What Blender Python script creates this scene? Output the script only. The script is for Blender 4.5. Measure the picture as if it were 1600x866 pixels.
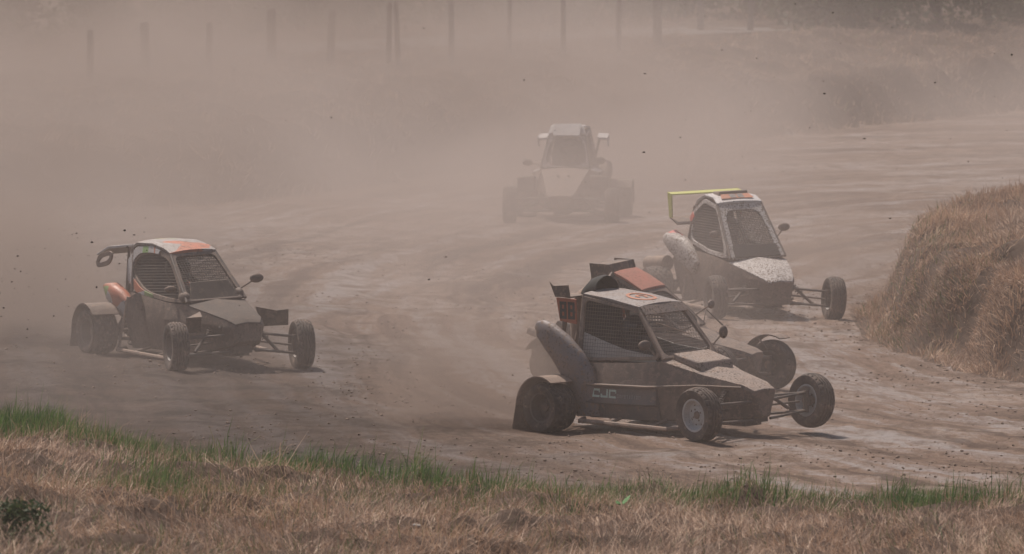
import bpy, math, random
import numpy as np
from mathutils import Vector, Matrix

# ------------------------------------------------------------------ camera, sky, sun, exposure
for o in list(bpy.data.objects):
    bpy.data.objects.remove(o, do_unlink=True)
SC = bpy.context.scene
COL = SC.collection
R = math.radians
FPX, CAM_H, HORIZON_PX = 11635.0, 5.74, -337.0
PITCH = math.atan((433 - HORIZON_PX) / FPX)
cam_d = bpy.data.cameras.new('camera')
cam = bpy.data.objects.new('camera', cam_d)
COL.objects.link(cam)
cam.location = (0, 0, CAM_H)
cam.rotation_euler = (math.pi / 2 - PITCH, 0, 0)
cam_d.sensor_width = 36
cam_d.lens = 36 * FPX / 1600
cam_d.clip_start = 0.5
cam_d.clip_end = 6000
cam_d.dof.use_dof = True
cam_d.dof.focus_distance = 69
cam_d.dof.aperture_fstop = 6.3
SC.camera = cam

SUN_EL, SUN_AZ = R(58), R(-32)          # azimuth from +Y towards +X
world = bpy.data.worlds.new('World')
SC.world = world
world.use_nodes = True
wn = world.node_tree
bg = wn.nodes['Background']
sky = wn.nodes.new('ShaderNodeTexSky')
sky.sky_type = 'NISHITA'
sky.sun_disc = False
sky.sun_elevation = SUN_EL
sky.sun_rotation = SUN_AZ
sky.air_density = 1.2
sky.dust_density = 3.0
wn.links.new(sky.outputs[0], bg.inputs[0])
bg.inputs[1].default_value = 0.075
sun_d = bpy.data.lights.new('sun', 'SUN')
sun_d.energy = 4.6
sun_d.angle = R(0.6)
sun_d.color = (1.0, 0.91, 0.815)
sun = bpy.data.objects.new('sun', sun_d)
COL.objects.link(sun)
to_sun = Vector((math.sin(SUN_AZ) * math.cos(SUN_EL), math.cos(SUN_AZ) * math.cos(SUN_EL), math.sin(SUN_EL)))
sun.rotation_euler = (-to_sun).to_track_quat('-Z', 'Y').to_euler()
SC.view_settings.view_transform = 'Standard'
SC.view_settings.look = 'None'
SC.view_settings.gamma = 1
SC.view_settings.exposure = 0.12
SC.view_settings.use_curve_mapping = False
SC.render.engine = 'CYCLES'
SC.cycles.use_denoising = True
SC.cycles.max_bounces = 5
SC.cycles.use_adaptive_sampling = True
SC.cycles.adaptive_threshold = 0.018
SC.cycles.volume_bounces = 1
SC.cycles.transparent_max_bounces = 16
SC.cycles.volume_step_rate = 4

rng = np.random.default_rng(7)
random.seed(7)

# ------------------------------------------------------------------ materials
def new_mat(name):
    m = bpy.data.materials.new(name)
    m.use_nodes = True
    nt = m.node_tree
    return m, nt, nt.nodes, nt.links, nt.nodes['Principled BSDF']

def N(nt, typ, **kw):
    n = nt.nodes.new(typ)
    for k, v in kw.items():
        if k.startswith('i_'):
            n.inputs[k[2:]].default_value = v
        else:
            setattr(n, k, v)
    return n

def noise(nt, vec, scale, detail=4, rough=0.6, dist=0.0):
    n = N(nt, 'ShaderNodeTexNoise')
    n.inputs['Scale'].default_value = scale
    n.inputs['Detail'].default_value = detail
    n.inputs['Roughness'].default_value = rough
    n.inputs['Distortion'].default_value = dist
    if vec is not None:
        nt.links.new(vec, n.inputs['Vector'])
    return n.outputs['Fac']

def ramp(nt, fac, stops, interp='LINEAR'):
    r = N(nt, 'ShaderNodeValToRGB')
    r.color_ramp.interpolation = interp
    el = r.color_ramp.elements
    while len(el) < len(stops):
        el.new(0.5)
    for e, (p, c) in zip(el, stops):
        e.position = p
        e.color = (c, c, c, 1) if isinstance(c, (int, float)) else (*c, 1)
    nt.links.new(fac, r.inputs[0])
    return r.outputs[0]

def mth(nt, op, a, b=None, clamp=False):
    n = N(nt, 'ShaderNodeMath', operation=op, use_clamp=clamp)
    for k, v in enumerate((a, b)):
        if v is None:
            continue
        if isinstance(v, (int, float)):
            n.inputs[k].default_value = v
        else:
            nt.links.new(v, n.inputs[k])
    return n.outputs[0]

def mixc(nt, fac, a, b):
    n = N(nt, 'ShaderNodeMix', data_type='RGBA')
    for sock, v in ((n.inputs['Factor'], fac), (n.inputs['A'], a), (n.inputs['B'], b)):
        if isinstance(v, tuple):
            sock.default_value = (*v, 1)
        elif isinstance(v, (int, float)):
            sock.default_value = v
        else:
            nt.links.new(v, sock)
    return n.outputs['Result']

MUD = (0.25, 0.175, 0.135)
MUD_D = (0.10, 0.068, 0.050)

def mud_paint(name, paint, dust=0.5, speck=0.35, rough=0.45, metal=0.0, livery=None, mk=1.0):
    """paint, dulled by dried mud: a dust film, clods thrown on it and small dark specks"""
    m, nt, nd, ln, b = new_mat(name)
    co = N(nt, 'ShaderNodeTexCoord').outputs['Object']
    film = ramp(nt, noise(nt, co, 4.0, 6, 0.68), [(0.62 - 0.5 * dust, 0.0), (0.95 - 0.42 * dust, 1.0)])
    big = ramp(nt, noise(nt, co, 15, 5, 0.72), [(0.74 - 0.30 * dust, 0.0), (0.79 - 0.28 * dust, 1.0)])
    sp = ramp(nt, noise(nt, co, 52, 2, 0.55), [(0.72 - 0.3 * speck, 0.0), (0.77 - 0.3 * speck, 1.0)])
    sp = mth(nt, 'MULTIPLY', sp, ramp(nt, noise(nt, co, 7, 4, 0.7), [(0.34, 0.35), (0.56, 1.0)]))
    mudc = mixc(nt, noise(nt, co, 14, 5, 0.7), tuple(0.7 * c * mk for c in MUD), tuple(1.2 * c * mk for c in MUD))
    base = paint
    if livery:
        base = paint
        for (sc, seed, lo, c) in livery:
            mp = N(nt, 'ShaderNodeMapping')
            mp.inputs['Location'].default_value = (seed, seed * 1.7, seed * 0.6)
            ln.new(co, mp.inputs['Vector'])
            f = ramp(nt, noise(nt, mp.outputs[0], sc, 1, 0.4, 0.6), [(lo, 0.0), (lo + 0.015, 1.0)])
            base = mixc(nt, f, base, c)
    f1 = mth(nt, 'ADD', mth(nt, 'MULTIPLY', film, 0.25 + 0.6 * dust), 0.22 * dust)
    c1 = mixc(nt, f1, base, mudc)
    c2 = mixc(nt, big, c1, mudc)
    c3 = mixc(nt, sp, c2, MUD_D)
    ln.new(c3, b.inputs['Base Color'])
    cover = mth(nt, 'MAXIMUM', mth(nt, 'MAXIMUM', f1, big), sp)
    ln.new(mth(nt, 'ADD', mth(nt, 'MULTIPLY', cover, 0.88 - rough), rough), b.inputs['Roughness'])
    b.inputs['Metallic'].default_value = metal
    bp = N(nt, 'ShaderNodeBump')
    bp.inputs['Strength'].default_value = 0.5
    bp.inputs['Distance'].default_value = 0.010
    ln.new(cover, bp.inputs['Height'])
    ln.new(bp.outputs[0], b.inputs['Normal'])
    return m

def plain(name, col, rough=0.8, metal=0.0, var=0.25, scale=30):
    m, nt, nd, ln, b = new_mat(name)
    co = N(nt, 'ShaderNodeTexCoord').outputs['Object']
    ln.new(mixc(nt, noise(nt, co, scale, 5, 0.65), tuple(c * (1 - var) for c in col), tuple(c * (1 + var) for c in col)), b.inputs['Base Color'])
    b.inputs['Roughness'].default_value = rough
    b.inputs['Metallic'].default_value = metal
    return m

def grass_mat(name, stops, trans=0.25):
    m, nt, nd, ln, b = new_mat(name)
    a = N(nt, 'ShaderNodeAttribute', attribute_name='tint')
    col = ramp(nt, a.outputs['Fac'], stops)
    ln.new(col, b.inputs['Base Color'])
    b.inputs['Roughness'].default_value = 0.6
    b.inputs['Specular IOR Level'].default_value = 0.25
    if trans:
        tr = N(nt, 'ShaderNodeBsdfTranslucent')
        ln.new(col, tr.inputs['Color'])
        mx = N(nt, 'ShaderNodeMixShader')
        mx.inputs[0].default_value = trans
        ln.new(b.outputs[0], mx.inputs[1])
        ln.new(tr.outputs[0], mx.inputs[2])
        ln.new(mx.outputs[0], nd['Material Output'].inputs['Surface'])
    return m

def dirt_mat():
    m, nt, nd, ln, b = new_mat('packed_dirt')
    geo = N(nt, 'ShaderNodeNewGeometry').outputs['Position']
    mp = N(nt, 'ShaderNodeMapping')
    mp.inputs['Rotation'].default_value = (0, 0, R(20))
    mp.inputs['Scale'].default_value = (0.75, 0.6, 1.0)
    ln.new(geo, mp.inputs['Vector'])
    st = mp.outputs[0]
    big = noise(nt, st, 0.42, 7, 0.66, 0.8)
    mid = noise(nt, st, 2.4, 7, 0.72, 0.5)
    fine = noise(nt, geo, 16, 6, 0.72)
    gm = N(nt, 'ShaderNodeMapping')
    gm.inputs['Scale'].default_value = (1.0, 0.22, 1.0)
    ln.new(geo, gm.inputs['Vector'])
    grit = noise(nt, gm.outputs[0], 42, 4, 0.75)
    lump = noise(nt, gm.outputs[0], 13, 5, 0.75)
    col = mixc(nt, ramp(nt, big, [(0.36, 0.0), (0.60, 1.0)]), (0.29, 0.188, 0.137), (0.41, 0.285, 0.215))
    col = mixc(nt, ramp(nt, mid, [(0.34, 0.0), (0.52, 1.0)]), (0.19, 0.125, 0.09), col)
    pack = mth(nt, 'MULTIPLY', ramp(nt, big, [(0.50, 0.0), (0.64, 1.0)]), ramp(nt, mid, [(0.44, 0.0), (0.58, 1.0)]))
    col = mixc(nt, pack, col, (0.46, 0.38, 0.345))
    col = mixc(nt, ramp(nt, fine, [(0.30, 0.0), (0.46, 1.0)]), (0.13, 0.085, 0.062), col)
    col = mixc(nt, ramp(nt, grit, [(0.60, 0.0), (0.68, 1.0)]), col, (0.50, 0.40, 0.33))
    off = N(nt, 'ShaderNodeVectorMath', operation='MULTIPLY_ADD')
    ln.new(geo, off.inputs[0])
    off.inputs[1].default_value = (1.0, 0.42, 0.0)
    off.inputs[2].default_value = (-9.5, -33.6, 0.0)
    o3 = N(nt, 'ShaderNodeSeparateXYZ')
    ln.new(off.outputs[0], o3.inputs[0])
    lenr = N(nt, 'ShaderNodeVectorMath', operation='LENGTH')
    ln.new(off.outputs[0], lenr.inputs[0])
    rad_ = mth(nt, 'ADD', lenr.outputs['Value'], mth(nt, 'MULTIPLY', big, 0.9))
    ang = mth(nt, 'ARCTAN2', o3.outputs[1], o3.outputs[0])
    cv = N(nt, 'ShaderNodeCombineXYZ')
    ln.new(mth(nt, 'MULTIPLY', rad_, 2.1), cv.inputs[0])
    ln.new(mth(nt, 'MULTIPLY', ang, 1.6), cv.inputs[1])
    rut = noise(nt, cv.outputs[0], 1.0, 6, 0.68, 0.3)
    col = mixc(nt, mth(nt, 'MULTIPLY', ramp(nt, rut, [(0.38, 1.0), (0.48, 0.0)]), 0.85), col, (0.135, 0.086, 0.063))
    polish = mth(nt, 'MULTIPLY', ramp(nt, rut, [(0.50, 0.0), (0.60, 1.0)]), ramp(nt, mid, [(0.36, 0.15), (0.56, 1.0)]))
    col = mixc(nt, mth(nt, 'MULTIPLY', polish, 0.80), col, (0.46, 0.405, 0.395))
    pack = mth(nt, 'MAXIMUM', pack, mth(nt, 'MULTIPLY', polish, 0.9))
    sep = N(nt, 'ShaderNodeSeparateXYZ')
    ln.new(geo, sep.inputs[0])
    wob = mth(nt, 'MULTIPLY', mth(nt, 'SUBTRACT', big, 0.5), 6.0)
    dust_shade = mth(nt, 'ADD', mth(nt, 'ADD', mth(nt, 'MULTIPLY', sep.outputs[0], -1.2), mth(nt, 'MULTIPLY', sep.outputs[1], -0.20)), mth(nt, 'ADD', wob, 14.6))  # shade of the dust cloud, painted into the dirt colour at near left
    dust_shade = ramp(nt, mth(nt, 'MULTIPLY', dust_shade, 0.30, True), [(0.0, 0.0), (1.0, 1.0)])
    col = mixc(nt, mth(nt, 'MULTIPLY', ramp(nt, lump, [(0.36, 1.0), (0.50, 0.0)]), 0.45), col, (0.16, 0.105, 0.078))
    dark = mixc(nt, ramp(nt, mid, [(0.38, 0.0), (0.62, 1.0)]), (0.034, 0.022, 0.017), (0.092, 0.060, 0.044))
    col = mixc(nt, mth(nt, 'MULTIPLY', dust_shade, 0.8), col, dark)
    pack = mth(nt, 'MULTIPLY', pack, mth(nt, 'SUBTRACT', 1.0, dust_shade))
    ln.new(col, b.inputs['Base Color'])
    ln.new(mth(nt, 'SUBTRACT', 0.92, mth(nt, 'MULTIPLY', pack, 0.52)), b.inputs['Roughness'])
    b1 = N(nt, 'ShaderNodeBump')
    b1.inputs['Strength'].default_value = 0.7
    b1.inputs['Distance'].default_value = 0.035
    ln.new(fine, b1.inputs['Height'])
    b2 = N(nt, 'ShaderNodeBump')
    b2.inputs['Strength'].default_value = 0.6
    b2.inputs['Distance'].default_value = 0.012
    ln.new(grit, b2.inputs['Height'])
    ln.new(b1.outputs[0], b2.inputs['Normal'])
    ln.new(b2.outputs[0], b.inputs['Normal'])
    return m

MT = {}
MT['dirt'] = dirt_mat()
MT['soil'] = plain('dry_soil', (0.13, 0.082, 0.057), 0.95, 0, 0.5, 3)
MT['gravel'] = plain('pale_gravel', (0.26, 0.235, 0.225), 0.9, 0, 0.3, 4)
MT['stone'] = plain('small_stone', (0.23, 0.16, 0.12), 0.85, 0, 0.4, 2)
MT['clod'] = plain('dark_clod', (0.05, 0.036, 0.028), 0.95)
MT['white_stone'] = plain('white_stone', (0.38, 0.34, 0.31), 0.8)
MT['wood'] = plain('weathered_wood', (0.13, 0.105, 0.09), 0.9, 0, 0.4, 9)
MT['bark'] = plain('bark', (0.07, 0.055, 0.045), 0.95, 0, 0.4, 12)
MT['straw'] = grass_mat('dry_grass', [(0.0, (0.09, 0.052, 0.034)), (0.30, (0.245, 0.150, 0.099)), (0.58, (0.46, 0.30, 0.21)), (0.80, (0.62, 0.46, 0.33)), (0.86, (0.16, 0.155, 0.06)), (1.0, (0.085, 0.125, 0.04))])
MT['green'] = grass_mat('green_grass', [(0.0, (0.055, 0.10, 0.03)), (0.6, (0.12, 0.19, 0.055)), (0.85, (0.21, 0.23, 0.095)), (1.0, (0.32, 0.25, 0.14))], 0.35)
MT['leaf'] = grass_mat('dark_leaf', [(0.0, (0.035, 0.06, 0.025)), (1.0, (0.085, 0.11, 0.045))], 0.25)
MT['leaf2'] = grass_mat('dusty_leaf', [(0.0, (0.06, 0.075, 0.04)), (1.0, (0.13, 0.13, 0.075))], 0.25)
MT['tyre'] = mud_paint('tyre_rubber', (0.024, 0.022, 0.021), 0.55, 0.1, 0.85)
MT['black'] = mud_paint('muddy_black', (0.024, 0.021, 0.02), 0.74, 0.25, 0.55)
MT['chassis'] = mud_paint('chassis_tube', (0.03, 0.028, 0.027), 0.55, 0.1, 0.5)
MT['bar'] = mud_paint('muddy_bar', (0.06, 0.055, 0.05), 0.8, 0.25, 0.6, mk=1.25)
MT['inner'] = plain('dark_interior', (0.012, 0.011, 0.011), 0.85)
MT['suit'] = plain('driver_suit', (0.02, 0.02, 0.024), 0.9)
MT['helmet'] = plain('helmet_shell', (0.035, 0.035, 0.04), 0.35)
MT['visor'] = plain('helmet_visor', (0.01, 0.01, 0.012), 0.15)
MT['wire'] = mud_paint('dusty_wire', (0.13, 0.12, 0.115), 0.6, 0.0, 0.6)
MT['wire_dark'] = mud_paint('dark_wire', (0.05, 0.046, 0.044), 0.4, 0.0, 0.6)
MT['rim_white'] = mud_paint('white_rim', (0.55, 0.54, 0.53), 0.42, 0.2, 0.5)
MT['rim_dark'] = mud_paint('dark_rim', (0.07, 0.066, 0.062), 0.5, 0.2, 0.5)
MT['hood_mud'] = mud_paint('mud_caked_bonnet', (0.22, 0.18, 0.16), 0.62, 0.60, 0.7, mk=1.35)
MT['roof_grey'] = mud_paint('grey_roof', (0.245, 0.22, 0.215), 0.52, 0.50, 0.6, mk=1.15)
MT['pod_blue'] = mud_paint('blue_grey_pod', (0.14, 0.14, 0.165), 0.68, 0.42, 0.3)
MT['orange_roof'] = mud_paint('orange_roof', (0.42, 0.15, 0.10), 0.42, 0.42, 0.55)
MT['orange'] = mud_paint('orange_plate', (0.42, 0.10, 0.045), 0.30, 0.2, 0.6)
MT['white_mud'] = mud_paint('mud_spattered_white', (0.50, 0.46, 0.44), 0.44, 0.72, 0.5)
MT['white_clean'] = mud_paint('dirty_white', (0.52, 0.49, 0.48), 0.34, 0.36, 0.5)
MT['yellow'] = mud_paint('yellow_wing', (0.48, 0.48, 0.11), 0.26, 0.2, 0.5)
MT['red'] = mud_paint('red_panel', (0.55, 0.10, 0.075), 0.1, 0.2, 0.45)
MT['clear'] = mud_paint('dusty_plastic_sheet', (0.52, 0.47, 0.44), 0.40, 0.0, 0.4)
MT['decal_green'] = plain('pale_green_print', (0.50, 0.60, 0.52), 0.6)
MT['decal_grey'] = plain('grey_print', (0.30, 0.28, 0.27), 0.6)
MT['decal_black'] = plain('black_print', (0.02, 0.02, 0.02), 0.6)
MT['decal_orange'] = mud_paint('orange_print', (0.50, 0.17, 0.085), 0.42, 0.3, 0.6)
MT['livery'] = mud_paint('orange_green_white_shell', (0.40, 0.385, 0.39), 0.38, 0.35, 0.5,
                         livery=[(2.8, 5.7, 0.52, (0.42, 0.125, 0.065)), (3.2, 8.4, 0.56, (0.17, 0.30, 0.09))])
MT['livery_roof'] = mud_paint('white_orange_roof', (0.33, 0.305, 0.295), 0.52, 0.45, 0.6, livery=[(2.8, 5.7, 0.62, (0.50, 0.14, 0.07)), (3.2, 8.4, 0.64, (0.17, 0.30, 0.09))])
MT['panel_blue'] = mud_paint('blue_black_panel', (0.045, 0.048, 0.062), 0.48, 0.12, 0.28)
MT['hood_dark'] = mud_paint('mud_darkened_bonnet', (0.05, 0.042, 0.037), 0.55, 0.42, 0.85, mk=0.6)
MT['livery_low'] = mud_paint('mud_covered_body', (0.08, 0.066, 0.058), 0.70, 0.45, 0.65)

# ------------------------------------------------------------------ mesh helpers
def smoothstep(a, b, t):
    t = np.clip((np.asarray(t, float) - a) / (b - a), 0, 1)
    return t * t * (3 - 2 * t)

def tag(o, label=None, cat=None, group=None, kind=None):
    for k, v in (('label', label), ('category', cat), ('group', group), ('kind', kind)):
        if v:
            o[k] = v
    return o

def np_mesh(name, V, F):
    V = np.ascontiguousarray(V, np.float32)
    F = np.ascontiguousarray(F, np.int32)
    me = bpy.data.meshes.new(name)
    me.vertices.add(len(V))
    me.vertices.foreach_set('co', V.ravel())
    me.loops.add(F.size)
    me.loops.foreach_set('vertex_index', F.ravel())
    me.polygons.add(len(F))
    me.polygons.foreach_set('loop_start', np.arange(0, F.size, F.shape[1], dtype=np.int32))
    me.update(calc_edges=True)
    return me

def link(name, me, mat=None, parent=None, smooth=False, sharp=None):
    if mat is not None and not me.materials:
        me.materials.append(MT[mat] if isinstance(mat, str) else mat)
    if smooth:
        me.polygons.foreach_set('use_smooth', np.ones(len(me.polygons), bool))
        if sharp:
            me.set_sharp_from_angle(angle=R(sharp))
    o = bpy.data.objects.new(name, me)
    COL.objects.link(o)
    if parent:
        o.parent = parent
    return o

def empty(name, loc, rz=0.0):
    o = bpy.data.objects.new(name, None)
    o.empty_display_size = 0.2
    COL.objects.link(o)
    o.location = loc
    o.rotation_euler = (0, 0, rz)
    return o

class MB:
    def __init__(s):
        s.v, s.f = [], []

    def add(s, vs, fs):
        k = len(s.v)
        s.v += [tuple(map(float, p)) for p in vs]
        s.f += [tuple(i + k for i in f) for f in fs]
        return s

    def box(s, x0, x1, y0, y1, z0, z1):
        return s.add([(x, y, z) for x in (x0, x1) for y in (y0, y1) for z in (z0, z1)],
                     [(0, 1, 3, 2), (4, 6, 7, 5), (0, 4, 5, 1), (2, 3, 7, 6), (0, 2, 6, 4), (1, 5, 7, 3)])

    def tube(s, pts, r, seg=8, r1=None):
        pts = [Vector(p) for p in pts]
        n = len(pts)
        rings = []
        prev = None
        for i, p in enumerate(pts):
            d = (pts[min(i + 1, n - 1)] - pts[max(i - 1, 0)]).normalized()
            a = prev if prev is not None else (Vector((0, 0, 1)) if abs(d.z) < 0.9 else Vector((1, 0, 0)))
            u = (a - d * a.dot(d)).normalized()
            w = d.cross(u)
            prev = u
            rr = r if r1 is None else r + (r1 - r) * i / max(n - 1, 1)
            rings.append([p + (u * math.cos(t) + w * math.sin(t)) * rr for t in [2 * math.pi * k / seg for k in range(seg)]])
        return s.loft(rings)

    def loft(s, rings, cap=True, close=True):
        m = len(rings[0])
        vs = [p for r in rings for p in r]
        fs = []
        for i in range(len(rings) - 1):
            for j in range(m if close else m - 1):
                a, b = i * m + j, i * m + (j + 1) % m
                fs.append((a, b, b + m, a + m))
        if cap:
            fs.append(tuple(range(m))[::-1])
            fs.append(tuple((len(rings) - 1) * m + j for j in range(m)))
        return s.add(vs, fs)

    def plate(s, loop, off):
        """closed thick plate: loop of points plus an offset vector"""
        off = Vector(off)
        return s.loft([[Vector(p) for p in loop], [Vector(p) + off for p in loop]])

    def ring(s, outer, inner, off):
        off = Vector(off)
        n = len(outer)
        vs = [Vector(p) for p in outer] + [Vector(p) for p in inner] + [Vector(p) + off for p in outer] + [Vector(p) + off for p in inner]
        fs = []
        for i in range(n):
            j = (i + 1) % n
            fs += [(i, j, n + j, n + i), (2 * n + j, 2 * n + i, 3 * n + i, 3 * n + j), (j, i, 2 * n + i, 2 * n + j), (n + i, n + j, 3 * n + j, 3 * n + i)]
        return s.add(vs, fs)

    def sphere(s, c, rx, ry, rz, nu=16, nv=10):
        rings = []
        for i in range(nv + 1):
            t = math.pi * i / nv
            rr = max(math.sin(t), 0.02)
            rings.append([(c[0] + rx * rr * math.cos(2 * math.pi * k / nu), c[1] + ry * rr * math.sin(2 * math.pi * k / nu), c[2] + rz * math.cos(t)) for k in range(nu)])
        return s.loft(rings)

    def mesh(s, name, T=None):
        me = bpy.data.meshes.new(name)
        vs = s.v if T is None else [tuple(T @ Vector(p)) for p in s.v]
        me.from_pydata(vs, [], s.f)
        import bmesh
        bm = bmesh.new()
        bm.from_mesh(me)
        bmesh.ops.recalc_face_normals(bm, faces=bm.faces)
        bm.to_mesh(me)
        bm.free()
        return me

    def build(s, name, mat, parent=None, T=None, sharp=35, bevel=0.0):
        o = link(name, s.mesh(name, T), mat, parent, True, sharp)
        if bevel:
            b = o.modifiers.new('bevel', 'BEVEL')
            b.width = bevel
            b.segments = 2
            b.limit_method = 'ANGLE'
            b.angle_limit = R(25)
        return o

# ------------------------------------------------------------------ terrain
def vnoise(x, y, seed=0):
    """smooth lattice noise in 0..1"""
    x = np.asarray(x, float)
    y = np.asarray(y, float)
    xi, yi = np.floor(x).astype(np.int64), np.floor(y).astype(np.int64)
    fx, fy = x - xi, y - yi
    fx, fy = fx * fx * (3 - 2 * fx), fy * fy * (3 - 2 * fy)
    def h(a, b):
        k = (a * 374761393 + b * 668265263 + seed * 974634777) & 0x7fffffff
        k = ((k ^ (k >> 13)) * 1274126177) & 0x7fffffff
        return ((k ^ (k >> 16)) & 0xffff) / 65535.0
    return (h(xi, yi) * (1 - fx) + h(xi + 1, yi) * fx) * (1 - fy) + (h(xi, yi + 1) * (1 - fx) + h(xi + 1, yi + 1) * fx) * fy

def edge_near(x):      # where the track meets the bank the photographer stands on
    return np.interp(x, [-14, -8, -4.35, -2.2, 0, 2, 4, 7, 14], [73, 68, 63.3, 60.7, 59.0, 58.1, 57.5, 57.0, 56.5])

def edge_far(x):       # foot of the far bank
    return np.interp(x, [-40, -12, -7.5, -3.5, 0, 2, 4.2, 9.1, 20, 60], [86, 95, 98, 102.5, 111.5, 116, 121, 131, 150, 190])

MOUND = np.array([(5.9, 72.6), (5.15, 74.2), (4.55, 76.2), (4.05, 79.2), (4.05, 83.0), (4.6, 86.5), (6.3, 89.5), (12, 94), (30, 100), (60, 100), (60, 66), (30, 67), (12, 69.5)])

def mound_sd(x, y):    # distance inside the mound's foot, negative outside
    x = np.asarray(x, float)
    y = np.asarray(y, float)
    d = np.full(np.broadcast(x, y).shape, 1e9)
    ins = np.zeros(d.shape, bool)
    n = len(MOUND)
    for i in range(n):
        (ax, ay), (bx, by) = MOUND[i], MOUND[(i + 1) % n]
        ex, ey = bx - ax, by - ay
        t = np.clip(((x - ax) * ex + (y - ay) * ey) / (ex * ex + ey * ey), 0, 1)
        d = np.minimum(d, np.hypot(x - ax - t * ex, y - ay - t * ey))
        c = (ay > y) != (by > y)
        ins ^= c & (x < (bx - ax) * (y - ay) / (by - ay + 1e-12) + ax)
    return np.where(ins, d, -d)

def height(x, y, detail=True):
    x = np.asarray(x, float)
    y = np.asarray(y, float)
    band = smoothstep(67, 72, y) * (1 - smoothstep(88, 95, y))
    z = -0.04 * np.clip(x + 0.5, -9, 6) * band
    t = edge_near(x) - y                                 # near bank
    nb = (0.15 + 0.13 * smoothstep(-1.8, -4.2, x)) * smoothstep(-0.15, 0.5, t) + 0.04 * np.clip(t, 0, 1e9) + 0.02 * np.clip(t - 15, 0, 40)
    z = z * (1 - smoothstep(0, 1, t)) + nb * (t > -0.15)
    t = y - edge_far(x)                                  # far bank
    z = z + 0.9 * smoothstep(0, 2.4, t) + 0.35 * smoothstep(2, 8, t) + 0.006 * np.clip(t - 8, 0, 400)
    sd = mound_sd(x, y)
    sdn = sd + 0.35 * (vnoise(x * 0.9, y * 0.9, 3) - 0.5)
    z = z + 1.02 * smoothstep(-0.06, 0.55, sdn) + 0.34 * smoothstep(0.4, 2.6, sd)
    if detail:
        grassy = np.clip(smoothstep(0, 0.4, edge_near(x) - y) + smoothstep(0, 0.5, y - edge_far(x)) + smoothstep(0, 0.5, sd), 0, 1)
        z = z + grassy * (0.24 * (vnoise(x * 1.1, y * 1.1, 5) - 0.5) + 0.20 * (vnoise(x * 2.7, y * 2.7, 7) - 0.5) + 0.10 * (vnoise(x * 6.1, y * 6.1, 6) - 0.5))
        u, v = x * math.cos(0.35) + y * math.sin(0.35), -x * math.sin(0.35) + y * math.cos(0.35)
        tr = 1 - grassy
        rr_, aa_ = np.hypot(x - 9.5, y * 0.42 - 33.6), np.arctan2(y * 0.42 - 33.6, x - 9.5)
        z = z + tr * (0.045 * (vnoise(rr_ * 2.6, aa_ * 2.2, 12) - 0.5) + 0.02 * (vnoise(rr_ * 7.5, aa_ * 5, 13) - 0.5))
        z = z + tr * (0.035 * (vnoise(u * 0.25, v * 1.1, 8) - 0.5) + 0.018 * (vnoise(u * 0.8, v * 3.3, 9) - 0.5) + 0.022 * (vnoise(x * 2.6, y * 1.8, 11) - 0.5) + 0.020 * (vnoise(x * 6, y * 5, 10) - 0.5))
    return z

def is_track(x, y):
    return (edge_near(x) - y < 0.05) & (y - edge_far(x) < 0.1) & (mound_sd(x, y) < -0.24)

def axis_grid(lo, d0, d1, hi, step, coarse=14):
    a = d0 - np.geomspace(step, d0 - lo, coarse * 2)[::-1]
    b = d1 + np.geomspace(step, hi - d1, coarse * 2)
    return np.concatenate([a, np.arange(d0, d1 + 1e-6, step), b])

def build_terrain():
    xs = axis_grid(-2500, -11, 15, 2500, 0.12)
    ys = axis_grid(-400, 46, 142, 4000, 0.12)
    X, Y = np.meshgrid(xs, ys)
    Z = height(X, Y)
    V = np.stack([X, Y, Z], -1).reshape(-1, 3)
    ny, nx = X.shape
    i = (np.arange(ny - 1)[:, None] * nx + np.arange(nx - 1)[None]).reshape(-1)
    F = np.stack([i, i + 1, i + nx + 1, i + nx], -1)
    cx = (X[:-1, :-1] + X[1:, 1:]).reshape(-1) / 2
    cy = (Y[:-1, :-1] + Y[1:, 1:]).reshape(-1) / 2
    tr = is_track(cx, cy)
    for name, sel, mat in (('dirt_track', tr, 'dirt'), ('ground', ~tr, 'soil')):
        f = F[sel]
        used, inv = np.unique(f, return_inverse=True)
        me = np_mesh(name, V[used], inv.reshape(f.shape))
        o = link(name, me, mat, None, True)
        o['kind'] = 'structure'
build_terrain()

def gz(x, y):
    return float(height(np.array([x]), np.array([y]))[0])

def cast(px, py, z_up=0.0):
    """point of the terrain seen at a pixel of the photograph"""
    dy = math.cos(PITCH) * FPX + math.sin(PITCH) * (433 - py)
    dz = -math.sin(PITCH) * FPX + math.cos(PITCH) * (433 - py)
    dx = px - 800
    t = np.linspace(45, 220, 3501)
    xx, yy, zz = dx / dy * t, t, CAM_H + dz / dy * t
    below = zz < height(xx, yy) + z_up
    k = int(np.argmax(below)) if below.any() else len(t) - 1
    return xx[k], yy[k], zz[k]

# pale gravel lane behind the far bank
lane = []
for k in range(60):
    x = -6.5 + 11.5 * k / 59
    y0 = 126 + x * 1.45 * (1 if x > -20 else 1)
    zz = float(height(np.array([x]), np.array([y0 + 2.5]), False)[0]) + 0.07
    lane.append([(x, y0, zz), (x, y0 + 4.0, zz + 0.02)])
me = np_mesh('path', np.array(lane).reshape(-1, 3), np.array([(2 * k, 2 * k + 2, 2 * k + 3, 2 * k + 1) for k in range(59)]))
tag(link('path', me, 'gravel'), kind='structure')

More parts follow.
